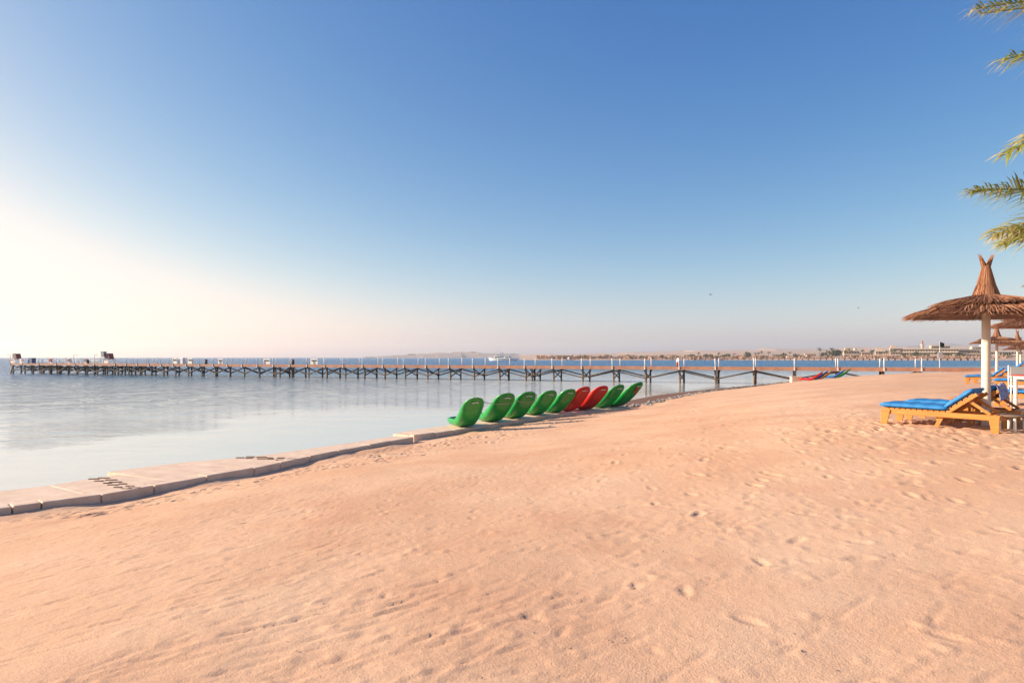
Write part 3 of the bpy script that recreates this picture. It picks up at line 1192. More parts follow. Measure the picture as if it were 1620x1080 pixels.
def bin_(u, off, label, body, lid, h=0.62, cone=False):
    r = empty('waste_bin', on_deck(u, off))
    tag(r, label, 'bin')
    MB().lathe([(0.17, 0), (0.20, h * 0.5), (0.19, h)], 12, cap=True).build('body', M[body], r, smooth=True)
    top = [(0.205, h), (0.20, h + 0.05), (0.10, h + (0.36 if cone else 0.10)), (0.02, h + (0.44 if cone else 0.12))]
    MB().lathe(top, 12, cap=True).build('lid', M[lid], r, smooth=True)


bin_(326, 0.5, 'small dark waste bin on the pier, left of two', 'dark', 'dark')
bin_(463.5, 0.5, 'small dark waste bin on the pier, right of two', 'dark', 'brick')
bin_(1072.5, 0.45, 'dark red bin with pale conical lid beside a pier post', 'booth_red', 'white_paint', 0.52, True)


def booth(u, label, flip=1, box=True):
    p = on_deck(u, 2.2)
    r = empty('lifeguard_booth', p, PZ)
    tag(r, label, 'lifeguard booth', 'booths at the sea end of the pier')
    for x in (-0.7, 0.7):
        for y in (-0.6, 0.6):
            MB().box((x, y, 0.55), (0.12, 0.12, 1.1)).build('leg', M['white_paint'], r)
    MB().box((0, 0, 0.96), (1.9, 1.6, 0.12)).build('platform', M['grey'], r)
    MB().box((-0.15, 0, 1.52), (0.95, 1.2, 1.0)).build('cabin', M['grey'], r, bevel=0.02)
    MB().box((-0.4, -0.606, 1.6), (0.3, 0.02, 0.5)).build('window', M['glass_dark'], r)
    w = MB()
    w.add([(0.33, -0.6, 1.02), (1.15, -0.6, 1.02), (0.72, -0.6, 2.12), (0.33, -0.6, 2.02), (0.33, 0.6, 1.02), (1.15, 0.6, 1.02), (0.72, 0.6, 2.12), (0.33, 0.6, 2.02)],
          [(0, 1, 2, 3), (7, 6, 5, 4), (0, 4, 5, 1), (1, 5, 6, 2), (2, 6, 7, 3), (3, 7, 4, 0)])
    w.build('sloping_side', M['booth_red'], r)
    MB().box((-0.25, 0, 2.06), (1.5, 1.4, 0.07), ry=R(-2)).build('roof', M['grey'], r)
    MB().box((0, -0.66, 0.35), (1.5, 0.04, 0.55)).build('front_panel', M['white_paint'], r)
    r.scale = (0.62, 0.7, 0.78)
    return r


booth(26, 'grey booth with red sloping side at the very end of the pier')
booth(172, 'grey booth with red sloping side beside a raised grey box')
p = on_deck(164, 1.8)
r = empty('raised_box', p, PZ)
tag(r, 'dark grey box raised on posts left of the second booth', 'equipment box')
for x in (-0.25, 0.25):
    MB().box((x, 0, 0.55), (0.08, 0.08, 1.1)).build('leg', M['white_paint'], r)
MB().box((0, 0, 1.5), (0.7, 0.5, 0.8)).build('box', M['grey'], r, bevel=0.02)
MB().box((0, 0, 1.92), (0.78, 0.58, 0.05)).build('lid', M['dark'], r)

p = on_deck(50.5, 0.6)
r = empty('storage_locker', p, PZ)
tag(r, 'square blue storage locker at the sea end of the pier', 'locker')
MB().box((0, 0, 0.42), (1.0, 0.7, 0.84)).build('body', M['booth_blue'], r, bevel=0.02)
MB().box((0, 0, 0.87), (1.06, 0.76, 0.06)).build('lid', M['booth_blue'], r, bevel=0.01)

for u0, u1, lab in [(58, 76, 'pale railing panel with long bars right of the blue locker'),
                    (88, 103, 'pale railing panel between the first two lifebuoys'),
                    (112, 127, 'pale railing panel left of the third lifebuoy'),
                    (141, 158, 'pale railing panel left of the raised grey box')]:
    a, b = on_deck(u0, 0.12), on_deck(u1, 0.12)
    r = empty('railing', a, PZ)
    tag(r, lab, 'railing', 'railing panels at the sea end of the pier')
    Lr = (b - a).length
    for z in (0.35, 0.6, 0.85):
        MB().box((Lr / 2, 0, z), (Lr, 0.05, 0.06)).build('rail', M['post_white'], r)
    for k in range(3):
        MB().box((Lr * k / 2, 0.05, 0.45), (0.09, 0.05, 0.9)).build('upright', M['post_white'], r)
    if u0 in (141,):
        MB().box((Lr / 2, 0.09, 0.5), (Lr * 0.96, 0.03, 0.7)).build('panel', M['post_white'], r)

for u, off, lab in [(80, 0.0, 'red lifebuoy hung nearest the blue locker on the pier'),
                    (108.5, 0.0, 'red and white lifebuoy in the middle of three on the pier'),
                    (135, 0.0, 'red and white lifebuoy by the dark bag near the second booth')]:
    p = on_deck(u, off)
    r = empty('lifebuoy', p + Vector((0, 0, 0)), PZ)
    tag(r, lab, 'lifebuoy', 'lifebuoys on the pier')
    MB().box((0, 0.10, 0.45), (0.5, 0.06, 0.9)).build('back_board', M['white_paint'], r)
    for k in range(8):
        pts = []
        for j in range(5):
            t = (k + j / 4) / 8 * 2 * math.pi
            pts.append((0.25 * math.cos(t), 0, 0.52 + 0.25 * math.sin(t)))
        MB().tube(pts, 0.075, 8).build('ring_segment', M['orange' if k % 2 == 0 or u == 80 else 'white_paint'], r, smooth=True)
p = on_deck(139, 0.4)
r = empty('bag', p)
tag(r, 'dark bag standing on the pier right of the third lifebuoy', 'bag')
MB().lathe([(0.2, 0), (0.27, 0.2), (0.25, 0.45), (0.12, 0.6)], 10, cap=True).build('body', M['dark'], r, smooth=True)
MB().tube([(-0.1, 0, 0.58), (0, 0, 0.74), (0.1, 0, 0.58)], 0.02, 6).build('handle', M['dark'], r)

for u, off, arm, lab in [(16.5, 3.0, -0.75, 'thin lamp post with a long arm left of the end booth'),
                         (116.5, 3.0, 0.85, 'thin lamp post with an arm between the two booths, left one'),
                         (149.5, 3.0, 0.55, 'thin lamp post with short arms left of the raised box')]:
    p = on_deck(u, off)
    r = empty('lamp_post', p, PZ)
    tag(r, lab, 'lamp post', 'lamp posts at the sea end of the pier')
    MB().tube([(0, 0, 0), (0, 0, 1.42)], 0.03, 6).build('pole', M['grey'], r)
    MB().tube([(0, 0, 1.40), (arm * 0.5, 0, 1.48), (arm, 0, 1.46)], 0.03, 6).build('arm', M['grey'], r)
    MB().box((arm, 0, 1.43), (0.22, 0.12, 0.06)).build('lamp_head', M['grey'], r)
for (u0, lab) in [(19, 'small red and white stall panel at the foot of the end booth'), (34, 'white and orange stall panel right of the end booth')]:
    p = on_deck(u0, 0.3)
    r = empty('stall_panel', p, PZ)
    tag(r, lab, 'panel')
    MB().box((0, 0, 0.4), (0.9, 0.06, 0.8)).build('board', M['white_paint'], r)
    MB().box((-0.1 if u0 < 20 else 0.15, -0.04, 0.55), (0.5, 0.03, 0.3)).build('red_band', M['orange'], r)

# ------------------------------------------------------------------ thatched umbrellas
def straw_part(name, parent, n, fn, seed, mat_='thatch', base=None):
    """many thin straws; fn(g, i) -> (root, tip, width, tone, bend)"""
    g = random.Random(seed)
    mb = MB()
    tones = []
    if base:
        for prof, tone in base:
            k0 = len(mb.f)
            mb.lathe(prof, 28)
            tones += [tone + 0.1 * math.sin(i * 1.7) * math.sin(i * 0.37) for i in range(len(mb.f) - k0)]
    for i in range(n):
        a, b, w, tone, sag = fn(g, i)
        a, b = Vector(a), Vector(b)
        d = (b - a).normalized()
        side = d.cross(Vector((0, 0, 1)))
        if side.length < 1e-3: side = Vector((1, 0, 0))
        side = side.normalized()
        side = (Matrix.Rotation(g.uniform(-0.9, 0.9), 3, d) @ side) * w
        mid = a.lerp(b, 0.55) + Vector((0, 0, sag))
        mb.add([a - side, a + side, mid + side, mid - side, b + side * 0.35, b - side * 0.35], [(0, 1, 2, 3), (3, 2, 4, 5)])
        tones += [tone, tone]
    o = mb.build(name, M[mat_], parent)
    set_tone(o, np.clip(tones, 0, 1))
    o['kind'] = 'stuff'
    return o


def make_umbrella(n1=5200, n2=3600, n3=1300, seed=1):
    root = empty('beach_umbrella')
    MB().lathe([(0.075, -0.4), (0.075, 0.0), (0.068, 1.0), (0.062, 2.25)], 20, cap=True).build('pole', M['pole_paint'], root, smooth=True)
    # timber spokes under the thatch
    for k in range(8):
        t = k * math.pi / 4 + 0.2
        MB().beam((0.05 * math.cos(t), 0.05 * math.sin(t), 2.04), (1.22 * math.cos(t), 1.22 * math.sin(t), 1.845), 0.04, 0.05).build('spoke', M['pile_wood'], root)

    def wob(t, ph):
        return 0.05 * math.sin(3 * t + ph) + 0.035 * math.sin(7 * t + 2 * ph) + 0.02 * math.sin(13 * t + ph)

    def lower(g, i):
        t = g.uniform(0, 2 * math.pi)
        r0 = g.uniform(0.25, 1.05)
        r1 = min(r0 + g.uniform(0.30, 0.55), 1.37 + wob(t, 1.0) * 0.8 + g.gauss(0, 0.03))
        if i % 3 == 0:
            r0, r1 = g.uniform(0.85, 1.05), 1.34 + wob(t, 1.0) * 0.8 + g.gauss(0, 0.035)
        t2 = t + g.gauss(0, 0.06)
        lay = g.uniform(-0.05, 0.015)
        z = lambda r: 2.165 - 0.185 * r - 0.028 * r * r + lay
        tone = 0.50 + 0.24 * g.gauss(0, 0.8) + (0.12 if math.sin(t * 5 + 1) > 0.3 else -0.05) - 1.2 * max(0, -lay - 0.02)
        return ((r0 * math.cos(t), r0 * math.sin(t), z(r0) + 0.01), (r1 * math.cos(t2), r1 * math.sin(t2), z(r1) - g.uniform(0, 0.03)), 0.005, tone, 0.012)

    def upper(g, i):
        t = g.uniform(0, 2 * math.pi)
        r0 = g.uniform(0.1, 0.62)
        rim = 0.92 + wob(t, 2.3) * 1.2
        r1 = min(r0 + g.uniform(0.3, 0.5), rim + g.gauss(0, 0.025))
        if i % 3 == 0:
            r0, r1 = g.uniform(0.5, 0.65), rim + g.gauss(0, 0.03)
        t2 = t + g.gauss(0, 0.06)
        lay = g.uniform(-0.03, 0.02)
        z = lambda r: 2.245 - 0.155 * r - 0.02 * r * r + lay
        tone = 0.48 + 0.24 * g.gauss(0, 0.8) + (0.1 if math.sin(t * 4) > 0.2 else -0.05)
        return ((r0 * math.cos(t), r0 * math.sin(t), z(r0) + 0.01), (r1 * math.cos(t2), r1 * math.sin(t2), z(r1) - g.uniform(0, 0.025)), 0.0045, tone, 0.012)

    def tuft(g, i):
        t = g.uniform(0, 2 * math.pi)
        t2 = t + g.gauss(0.25, 0.2)
        if i % 3 == 0:      # neck to the flared top, in two horns
            side = 1 if g.random() < 0.5 else -1
            a = Vector((0.06 * math.cos(t), 0.06 * math.sin(t), 2.62))
            q = abs(g.gauss(0.6, 0.3))
            b = Vector((side * (0.05 + 0.085 * q), g.gauss(0, 0.018), 2.735 + 0.14 * min(q, 1.1)))
            return (a, b, 0.004, 0.62 + g.gauss(0, 0.16), 0.0)
        h = g.uniform(0, 1)
        if i % 3 == 1:
            a = Vector((0.24 * math.cos(t), 0.24 * math.sin(t), 2.16))
            b = Vector((0.12 * math.cos(t2), 0.12 * math.sin(t2), 2.46))
            return (a, b, 0.006, 0.62 + g.gauss(0, 0.17), 0.0)
        a = Vector((0.165 * math.cos(t), 0.165 * math.sin(t), 2.34))
        b = Vector((0.066 * math.cos(t2), 0.066 * math.sin(t2), 2.70))
        return (a, b, 0.005, 0.60 + g.gauss(0, 0.17), 0.0)

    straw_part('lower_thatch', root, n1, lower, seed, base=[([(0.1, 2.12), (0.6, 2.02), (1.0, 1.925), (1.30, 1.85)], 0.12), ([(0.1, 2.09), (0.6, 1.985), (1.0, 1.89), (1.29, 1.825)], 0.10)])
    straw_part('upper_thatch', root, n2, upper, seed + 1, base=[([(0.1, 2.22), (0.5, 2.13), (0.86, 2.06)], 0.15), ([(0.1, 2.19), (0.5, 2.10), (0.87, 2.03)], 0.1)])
    straw_part('crown_tuft', root, n3, tuft, seed + 2, base=[([(0.215, 2.14), (0.15, 2.34), (0.085, 2.52), (0.058, 2.62), (0.062, 2.72)], 0.45)])
    for c in root.children:
        if c.name.split('.')[0] in ('lower_thatch', 'upper_thatch', 'spoke'):
            c.scale = (0.87, 0.87, 1.0)
        if c.name.startswith('upper_thatch'):
            c.location.z = -0.045
        if c.name.startswith('crown_tuft'):
            c.scale = (0.88, 0.88, 1.0)
    MB().lathe([(0.066, 2.60), (0.074, 2.615), (0.066, 2.63)], 14).build('tie_band', M['rope'], root, smooth=True)
    return root


umb = make_umbrella()


def umbrella(o, u, Y, rz, label, z=None):
    X = (u - 810.0) / F * Y
    o.location = (X, Y, (gz(X, Y) if z is None else z))
    o.rotation_euler = (0, 0, rz)
    tag(o, label, 'umbrella', 'thatched beach umbrellas')
    return o


u1 = umbrella(umb, 1560, 11.6, R(8), 'largest thatched umbrella on a white pole above the nearest loungers')
u2 = umbrella(copy_tree(umb), 1645, 18.9, R(70), 'thatched umbrella cut by the right edge, behind the largest one')
u3 = umbrella(copy_tree(umb), 1577, 36, R(140), 'small thatched umbrella whose pole shows right of the big pole')
u4 = umbrella(copy_tree(umb), 1609.5, 46, R(200), 'small far thatched umbrella, left of the last two poles')
u5 = umbrella(copy_tree(umb), 1614.5, 57, R(260), 'farthest thatched umbrella, right of the last two poles')
print('umbrella ground', [round(o.location.z, 2) for o in (u1, u2, u3, u4, u5)])

# ------------------------------------------------------------------ loungers
def pad(mb, x0, x1, w, z0, th, nx=14, ny=9, ch=3):
    """cushion with soft edges and sewn channels; lies along x, centred on y"""
    vs, fs = [], []
    for side in (1, 0):
        for i in range(nx + 1):
            for j in range(ny + 1):
                a, b = i / nx, j / ny
                ex = min(1, min(a, 1 - a) * nx / 1.6)
                ey = min(1, min(b, 1 - b) * ny / 1.6)
                e = math.sqrt(max(0, 1 - (1 - min(ex, ey)) ** 2))
                puff = 0.010 * math.sin(a * math.pi * ch) ** 2 + 0.004 * math.sin(a * 31 + b * 9)
                z = z0 + th * 0.5 + (1 if side else -1) * th * 0.5 * (0.45 + 0.55 * e) + (puff * e if side else 0)
                vs.append((x0 + (x1 - x0) * a, (b - 0.5) * w, z))
    n = (nx + 1) * (ny + 1)
    for s in (0, 1):
        for i in range(nx):
            for j in range(ny):
                q = [s * n + i * (ny + 1) + j, s * n + (i + 1) * (ny + 1) + j, s * n + (i + 1) * (ny + 1) + j + 1, s * n + i * (ny + 1) + j + 1]
                fs.append(tuple(q if s == 0 else q[::-1]))
    per = [(i, 0) for i in range(nx)] + [(nx, j) for j in range(ny)] + [(i, ny) for i in range(nx, 0, -1)] + [(0, j) for j in range(ny, 0, -1)]
    for k in range(len(per)):
        (i, j), (i2, j2) = per[k], per[(k + 1) % len(per)]
        a, b = i * (ny + 1) + j, i2 * (ny + 1) + j2
        fs.append((a, n + a, n + b, b))
    return mb.add(vs, fs)


def make_lounger():
    r = empty('sun_lounger')
    wd = M['lounger_wood']
    L, W = 1.74, 0.66
    for y in (-W / 2, W / 2):
        MB().box((L / 2, y, 0.205), (L, 0.034, 0.085)).build('side_rail', wd, r, bevel=0.006)
    for x in (0.02, L - 0.02):
        MB().box((x, 0, 0.205), (0.03, W - 0.036, 0.08)).build('end_rail', wd, r, bevel=0.006)
    for x0, s in ((0.0, 1), (L, -1)):
        for y in (-W / 2 - 0.021, W / 2 + 0.021):
            lg = MB()
            a, b = x0 + s * 0.004, x0 + s * 0.16
            c, d = x0 + s * 0.012, x0 + s * 0.105
            lg.add([(c, y - .015, -0.05), (d, y - .015, -0.05), (b, y - .015, 0.235), (a, y - .015, 0.235),
                    (c, y + .015, -0.05), (d, y + .015, -0.05), (b, y + .015, 0.235), (a, y + .015, 0.235)],
                   [(0, 1, 2, 3), (7, 6, 5, 4), (0, 4, 5, 1), (1, 5, 6, 2), (2, 6, 7, 3), (3, 7, 4, 0)])
            lg.build('leg', wd, r, bevel=0.005)
    MB().box((0.86, 0, 0.13), (0.05, W - 0.1, 0.06)).build('cross_bar', wd, r)
    for y in (-W / 2 + 0.05, W / 2 - 0.05):
        MB().box((0.88, y, 0.08), (0.06, 0.03, 0.18), ry=R(25)).build('centre_stay', wd, r)
    sl = MB().box((0, 0, 0), (0.07, W - 0.04, 0.018)).build('seat_slat', wd, r, bevel=0.003)
    for k in range(11):
        o = sl if k == 0 else inst(sl, r)
        o.location = (0.08 + k * 0.086, 0, 0.255)
    # backrest, hinged, propped
    hx, hz, an, bl = 1.0, 0.265, R(38), 0.48
    bk = empty('backrest', (hx, 0, hz))
    bk.parent = r
    bk.rotation_euler = (0, -an, 0)
    for y in (-W / 2 + 0.05, W / 2 - 0.05):
        MB().box((bl / 2, y, -0.02), (bl + 0.06, 0.032, 0.055)).build('back_rail', wd, bk, bevel=0.006)
    for k in range(5):
        MB().box((0.05 + k * 0.095, 0, 0.017), (0.07, W - 0.06, 0.018)).build('back_slat', wd, bk)
    pad(MB(), 0.02, bl + 0.03, W - 0.02, 0.03, 0.085, 10, 9, 2).build('back_cushion', M['cushion'], bk, smooth=True)
    tx, tz = hx + math.cos(an) * 0.36, hz + math.sin(an) * 0.36 - 0.03
    for y in (-W / 2 + 0.085, W / 2 - 0.085):
        MB().beam((tx, y, tz), (tx + 0.30, y, 0.25), 0.028, 0.045).build('prop', wd, r)
    MB().box((hx + 0.66, 0, 0.238), (0.05, W - 0.04, 0.03)).build('prop_bar', wd, r)
    pad(MB(), -0.03, 1.01, W - 0.01, 0.266, 0.085, 16, 9, 4).build('seat_cushion', M['cushion'], r, smooth=True)
    return r


lng = make_lounger()
LAZ = math.atan2(-0.75, 0.66)
A_ = Vector((0.66, -0.75, 0)).normalized()
P_ = Vector((0.75, 0.66, 0)).normalized()
fused = [False]


def lounger(x, y, az, label, near_corner=True, roll=0.0):
    o = copy_tree(lng) if fused[0] else lng
    fused[0] = True
    ax = Vector((math.cos(az), math.sin(az), 0))
    side = Vector((-ax.y, ax.x, 0))
    p = Vector((x, y, 0)) + side * 0.33
    za, zb = gz(p.x, p.y), gz(p.x + ax.x * 1.9, p.y + ax.y * 1.9)
    o.location = (p.x, p.y, za + 0.01)
    o.rotation_euler = (0, -math.atan2(zb - za, 1.9), az)
    tag(o, label, 'sun lounger', 'wooden loungers with blue cushions')
    return o


F0 = Vector((6.43, 11.9, 0))
l1 = lounger(F0.x, F0.y, LAZ, 'nearest wooden lounger with blue cushions, its whole side in view')
F2 = F0 + P_ * 1.02 + A_ * 0.05
l2 = lounger(F2.x, F2.y, LAZ, 'blue cushioned lounger just behind the nearest one, towel on its back')
p3 = atY(1572, 641, 15.6)
l3 = lounger(p3.x, p3.y, LAZ + 0.05, 'lounger cut by the right edge behind the red topped table')
p4 = atY(1573, 618, 20.6)
l4 = lounger(p4.x, p4.y, LAZ + 0.1, 'lounger with a lime towel, between the big pole and the chair')
p5 = atY(1527, 606, 29)
l5 = lounger(p5.x, p5.y, LAZ + 0.22, 'distant lounger whose foot end shows left of the big white pole')
p6 = p5 + P_ * 1.15
l6 = lounger(p6.x, p6.y, LAZ + 0.22, 'distant lounger beside the small umbrella pole, right of the big pole')
p7 = atY(1577, 590, 43)
l7 = lounger(p7.x, p7.y, LAZ + 0.35, 'far lounger seen just above the distant pair, by the water')
p8 = atY(1612, 586, 54)
l8 = lounger(p8.x, p8.y, LAZ + 0.4, 'farthest blue lounger at the right edge under the last umbrella')

# small things among the loungers
tp = F0 + P_ * 0.84 + A_ * 1.0
t = empty('side_table', (tp.x, tp.y, gz(tp.x, tp.y)), LAZ)
tag(t, 'small orange wooden table between the two nearest loungers', 'side table')
for k in range(4):
    MB().box((0, -0.12 + k * 0.08, 0.44), (0.34, 0.07, 0.02)).build('top_slat', M['lounger_wood'], t, bevel=0.003)
MB().box((0, 0, 0.405), (0.30, 0.28, 0.045)).build('apron', M['lounger_wood'], t)
for x in (-0.14, 0.14):
    for y in (-0.12, 0.12):
        MB().box((x, y, 0.19), (0.035, 0.035, 0.42)).build('leg', M['lounger_wood'], t)
c_ = empty('folded_cloth', (tp.x + A_.x * 0.05, tp.y + A_.y * 0.05, gz(tp.x, tp.y) + 0.452), LAZ + 0.3)
tag(c_, 'small folded red cloth on the wooden side table', 'cloth')
for k in range(3):
    pad(MB(), -0.11 + 0.01 * k, 0.11 - 0.005 * k, 0.17 - 0.01 * k, 0.002 + k * 0.02, 0.019, 8, 6, 1).build('fold', M['red_cloth'], c_, smooth=True)

# towel bunched over the second backrest
tw = empty('towel', l2.location, LAZ)
tag(tw, 'bunched blue and white towel over the second backrest', 'towel')
tb = MB()
vs, fs = [], []
nx_, ny_ = 16, 14
for i in range(nx_ + 1):
    for j in range(ny_ + 1):
        a, b = i / nx_, j / ny_
        s = 0.24 + a * 0.44
        off = 0.125
        over = max(0, s - 0.51)
        x = 1.0 + math.cos(R(37)) * min(s, 0.53) - math.sin(R(37)) * off + over * 0.55 + 0.03
        z = 0.265 + math.sin(R(37)) * min(s, 0.53) + math.cos(R(37)) * off - over * 1.6
        z += 0.018 * math.sin(b * 17 + a * 5) + 0.014 * math.sin(a * 23 + b * 7)
        x += 0.016 * math.sin(b * 13 + a * 11)
        vs.append((x, -0.05 + (b - 0.5) * 0.5 + 0.03 * math.sin(a * 9), z))
for i in range(nx_):
    for j in range(ny_):
        a = i * (ny_ + 1) + j
        fs.append((a, a + ny_ + 1, a + ny_ + 2, a + 1))
tb.add(vs, fs)
to = tb.build('cloth', M['towel'], tw, smooth=True)
sm_ = to.modifiers.new('thick', 'SOLIDIFY')
sm_.thickness = 0.014
lt = empty('lime_towel', l4.location + Vector((0, 0, 0.352)), l4.rotation_euler.z)
tag(lt, 'small lime green towel lying on a lounger by the chair', 'towel')
pad(MB(), 0.62, 0.95, 0.5, 0.0, 0.05, 8, 8, 2).build('cloth', M['lime'], lt, smooth=True)

# white plastic low table at the head of the nearest lounger
lt2 = atY(1601, 676, 10.75)
t = empty('low_table', (lt2.x, lt2.y, gz(lt2.x, lt2.y)), R(-40))
tag(t, 'low white plastic table at the head of the nearest lounger', 'low table')
MB().lathe([(0.0, 0.235), (0.20, 0.235), (0.215, 0.25), (0.205, 0.262), (0.0, 0.262)], 28).build('top', M['pile_wood'], t, smooth=True)
for k in range(4):
    a = k * math.pi / 2 + 0.3
    MB().tube([(0.155 * math.cos(a), 0.155 * math.sin(a), 0.24), (0.17 * math.cos(a), 0.17 * math.sin(a), -0.04)], 0.022, 10).build('leg', M['white_paint'], t, smooth=True)

# red topped table and a pale chair at the right edge
tx_, ty_ = (1650 - 810) / F * 13.6, 13.6
t = empty('dining_table', (tx_, ty_, gz(tx_, ty_)), R(28))
tag(t, 'white table with red top at the right edge of the picture', 'table')
MB().box((0, 0, 0.745), (0.78, 0.78, 0.022)).build('table_top', M['red_cloth'], t, bevel=0.008)
MB().box((0, 0, 0.70), (0.72, 0.72, 0.06)).build('apron', M['white_paint'], t, bevel=0.005)
for x in (-0.33, 0.33):
    for y in (-0.33, 0.33):
        MB().box((x, y, 0.33), (0.055, 0.055, 0.70), taper=1.0).build('leg', M['white_paint'], t, bevel=0.006)
cx_, cy_ = (1616 - 810) / F * 15.6, 15.6
t = empty('garden_chair', (cx_, cy_, gz(cx_, cy_)), R(-30))
tag(t, 'pale chair with a solid back panel behind the red topped table', 'chair')
MB().box((0.02, 0.02, 0.70), (0.46, 0.035, 0.34), rx=R(-8)).build('back_panel', M['grey'], t, bevel=0.02)  # back of the white chair, its shade put in as grey colour
MB().box((0, -0.22, 0.43), (0.46, 0.46, 0.03)).build('seat', M['white_paint'], t, bevel=0.01)
for x in (-0.235, 0.235):
    MB().tube([(x, 0.03, -0.03), (x, 0.02, 0.45), (x, 0.05, 0.90)], 0.016, 8).build('rear_leg', M['white_paint'], t, smooth=True)
    MB().tube([(x, -0.42, -0.03), (x, -0.42, 0.64)], 0.016, 8).build('front_leg', M['white_paint'], t, smooth=True)
    MB().box((x, -0.2, 0.65), (0.05, 0.48, 0.025)).build('armrest', M['white_paint'], t, bevel=0.006)

# ------------------------------------------------------------------ date palm
def frond(parent, pts_fn, n, seed, leaf=0.42, dry=0.25, name='frond'):
    g = random.Random(seed)
    path = [pts_fn(i / 24) for i in range(25)]
    mb = MB()
    tones = []
    mb.tube(path, [0.028 * (1 - 0.85 * i / 24) + 0.003 for i in range(25)], 6)
    tones += [0.62] * len(mb.f)
    for i in range(n):
        t = 0.12 + 0.88 * (i + 0.5) / n
        p = pts_fn(t)
        d = (pts_fn(min(1, t + 0.01)) - pts_fn(t - 0.01)).normalized()
        side0 = d.cross(Vector((0, 0, 1))).normalized()
        up = side0.cross(d).normalized()
        for s in (-1, 1):
            ln = leaf * (0.55 + 0.75 * math.sin(math.pi * min(1, t * 0.93 + 0.05)) ** 0.8) * g.uniform(0.8, 1.1) * (1 - 0.45 * max(0, t - 0.8) / 0.2)
            lift = g.uniform(-0.4, 0.5)
            dirn = (d * g.uniform(0.8, 1.1) + side0 * s * g.uniform(0.5, 0.8) + up * lift).normalized()
            end = p + dirn * ln + Vector((0, 0, -0.16 * ln * g.uniform(0.3, 1.6)))
            mid = p + dirn * ln * 0.5 + Vector((0, 0, 0.01))
            w = dirn.cross(up).normalized() * 0.014 + up * 0.006
            mb.add([p - w * 0.5, p + w * 0.5, mid + w, mid - w, end], [(0, 1, 2, 3), (3, 2, 4)])
            tone = 0.56 + dry * 0.6 * (t - 0.35) + g.gauss(0, 0.13) + (0.35 if g.random() < dry * 0.5 else 0)
            tones += [tone, tone + 0.1 * (t > 0.7)]
    o = mb.build(name, M['palm_leaf'], parent)
    set_tone(o, np.clip(tones, 0, 1))
    return o


def palm(loc, crown_z, label, tips, seed, extra=14, length=3.4):
    g = random.Random(seed)
    root = empty('date_palm', loc)
    tag(root, label, 'palm tree', 'date palms at the right edge')
    hz = crown_z - loc[2]
    pth = [(0.12 * math.sin(k / 12 * 2.2), 0.05 * math.sin(k / 12 * 3), -0.3 + (hz + 0.3) * k / 12) for k in range(13)]
    MB().tube(pth, [0.26 - 0.06 * k / 12 + (0.015 if k % 2 else 0) for k in range(13)], 14).build('trunk', M['trunk'], root, smooth=True)
    top = Vector(pth[-1])
    gsc = random.Random(seed + 1)
    for k in range(26):                       # old leaf bases
        a = k * 2.4
        z = hz - 0.1 - 0.035 * k
        MB().beam(Vector((0.16 * math.cos(a), 0.16 * math.sin(a), z)), Vector((0.33 * math.cos(a), 0.33 * math.sin(a), z + 0.24)), 0.10, 0.03).build('leaf_base', M['trunk'], root)
    k = 0
    for tip, rise, dry in tips:
        T = Vector(tip) - Vector(loc)
        c = top.lerp(T, 0.5) + Vector((0, 0, rise))
        f = lambda t, a=top, c=c, b=T: a * ((1 - t) ** 2) + c * (2 * t * (1 - t)) + b * (t * t)
        frond(root, f, 200, seed * 31 + k, leaf=0.70, dry=dry)
        k += 1
    for i in range(extra):
        az = -1.9 + 3.9 * (i + 0.5) / extra + g.gauss(0, 0.1)       # away from the picture
        el = g.uniform(-0.35, 1.0)
        L = length * g.uniform(0.85, 1.1)
        T = top + Vector((math.cos(az) * math.cos(el), math.sin(az) * math.cos(el), math.sin(el) * 0.8 - 0.15)) * L
        c = top.lerp(T, 0.45) + Vector((0, 0, 0.7))
        f = lambda t, a=top, c=c, b=T: a * ((1 - t) ** 2) + c * (2 * t * (1 - t)) + b * (t * t)
        frond(root, f, 60, seed * 77 + i, dry=0.3)
    return root


pl = (12.6, 9.2, gz(12.6, 9.2))
palm(pl, 7.6, 'taller date palm whose fronds reach in at the top right corner',
     [(atY(1543, 14, 9.0), 0.45, 0.25), (atY(1556, -2, 9.9), 0.5, 0.35), (atY(1549, 22, 9.5), 0.35, 0.4), (atY(1588, 95, 8.8), 0.4, 0.2),
      (atY(1594, 243, 8.6), 0.95, 0.2)], 3)
pl = (12.1, 11.3, gz(12.1, 11.3))
palm(pl, 5.1, 'shorter date palm whose two fronds hang above the big umbrella',
     [(atY(1538, 302, 10.4), 0.35, 0.22), (atY(1572, 372, 10.6), 0.55, 0.45), (atY(1588, 385, 11.2), 0.5, 0.4)], 9, extra=12)

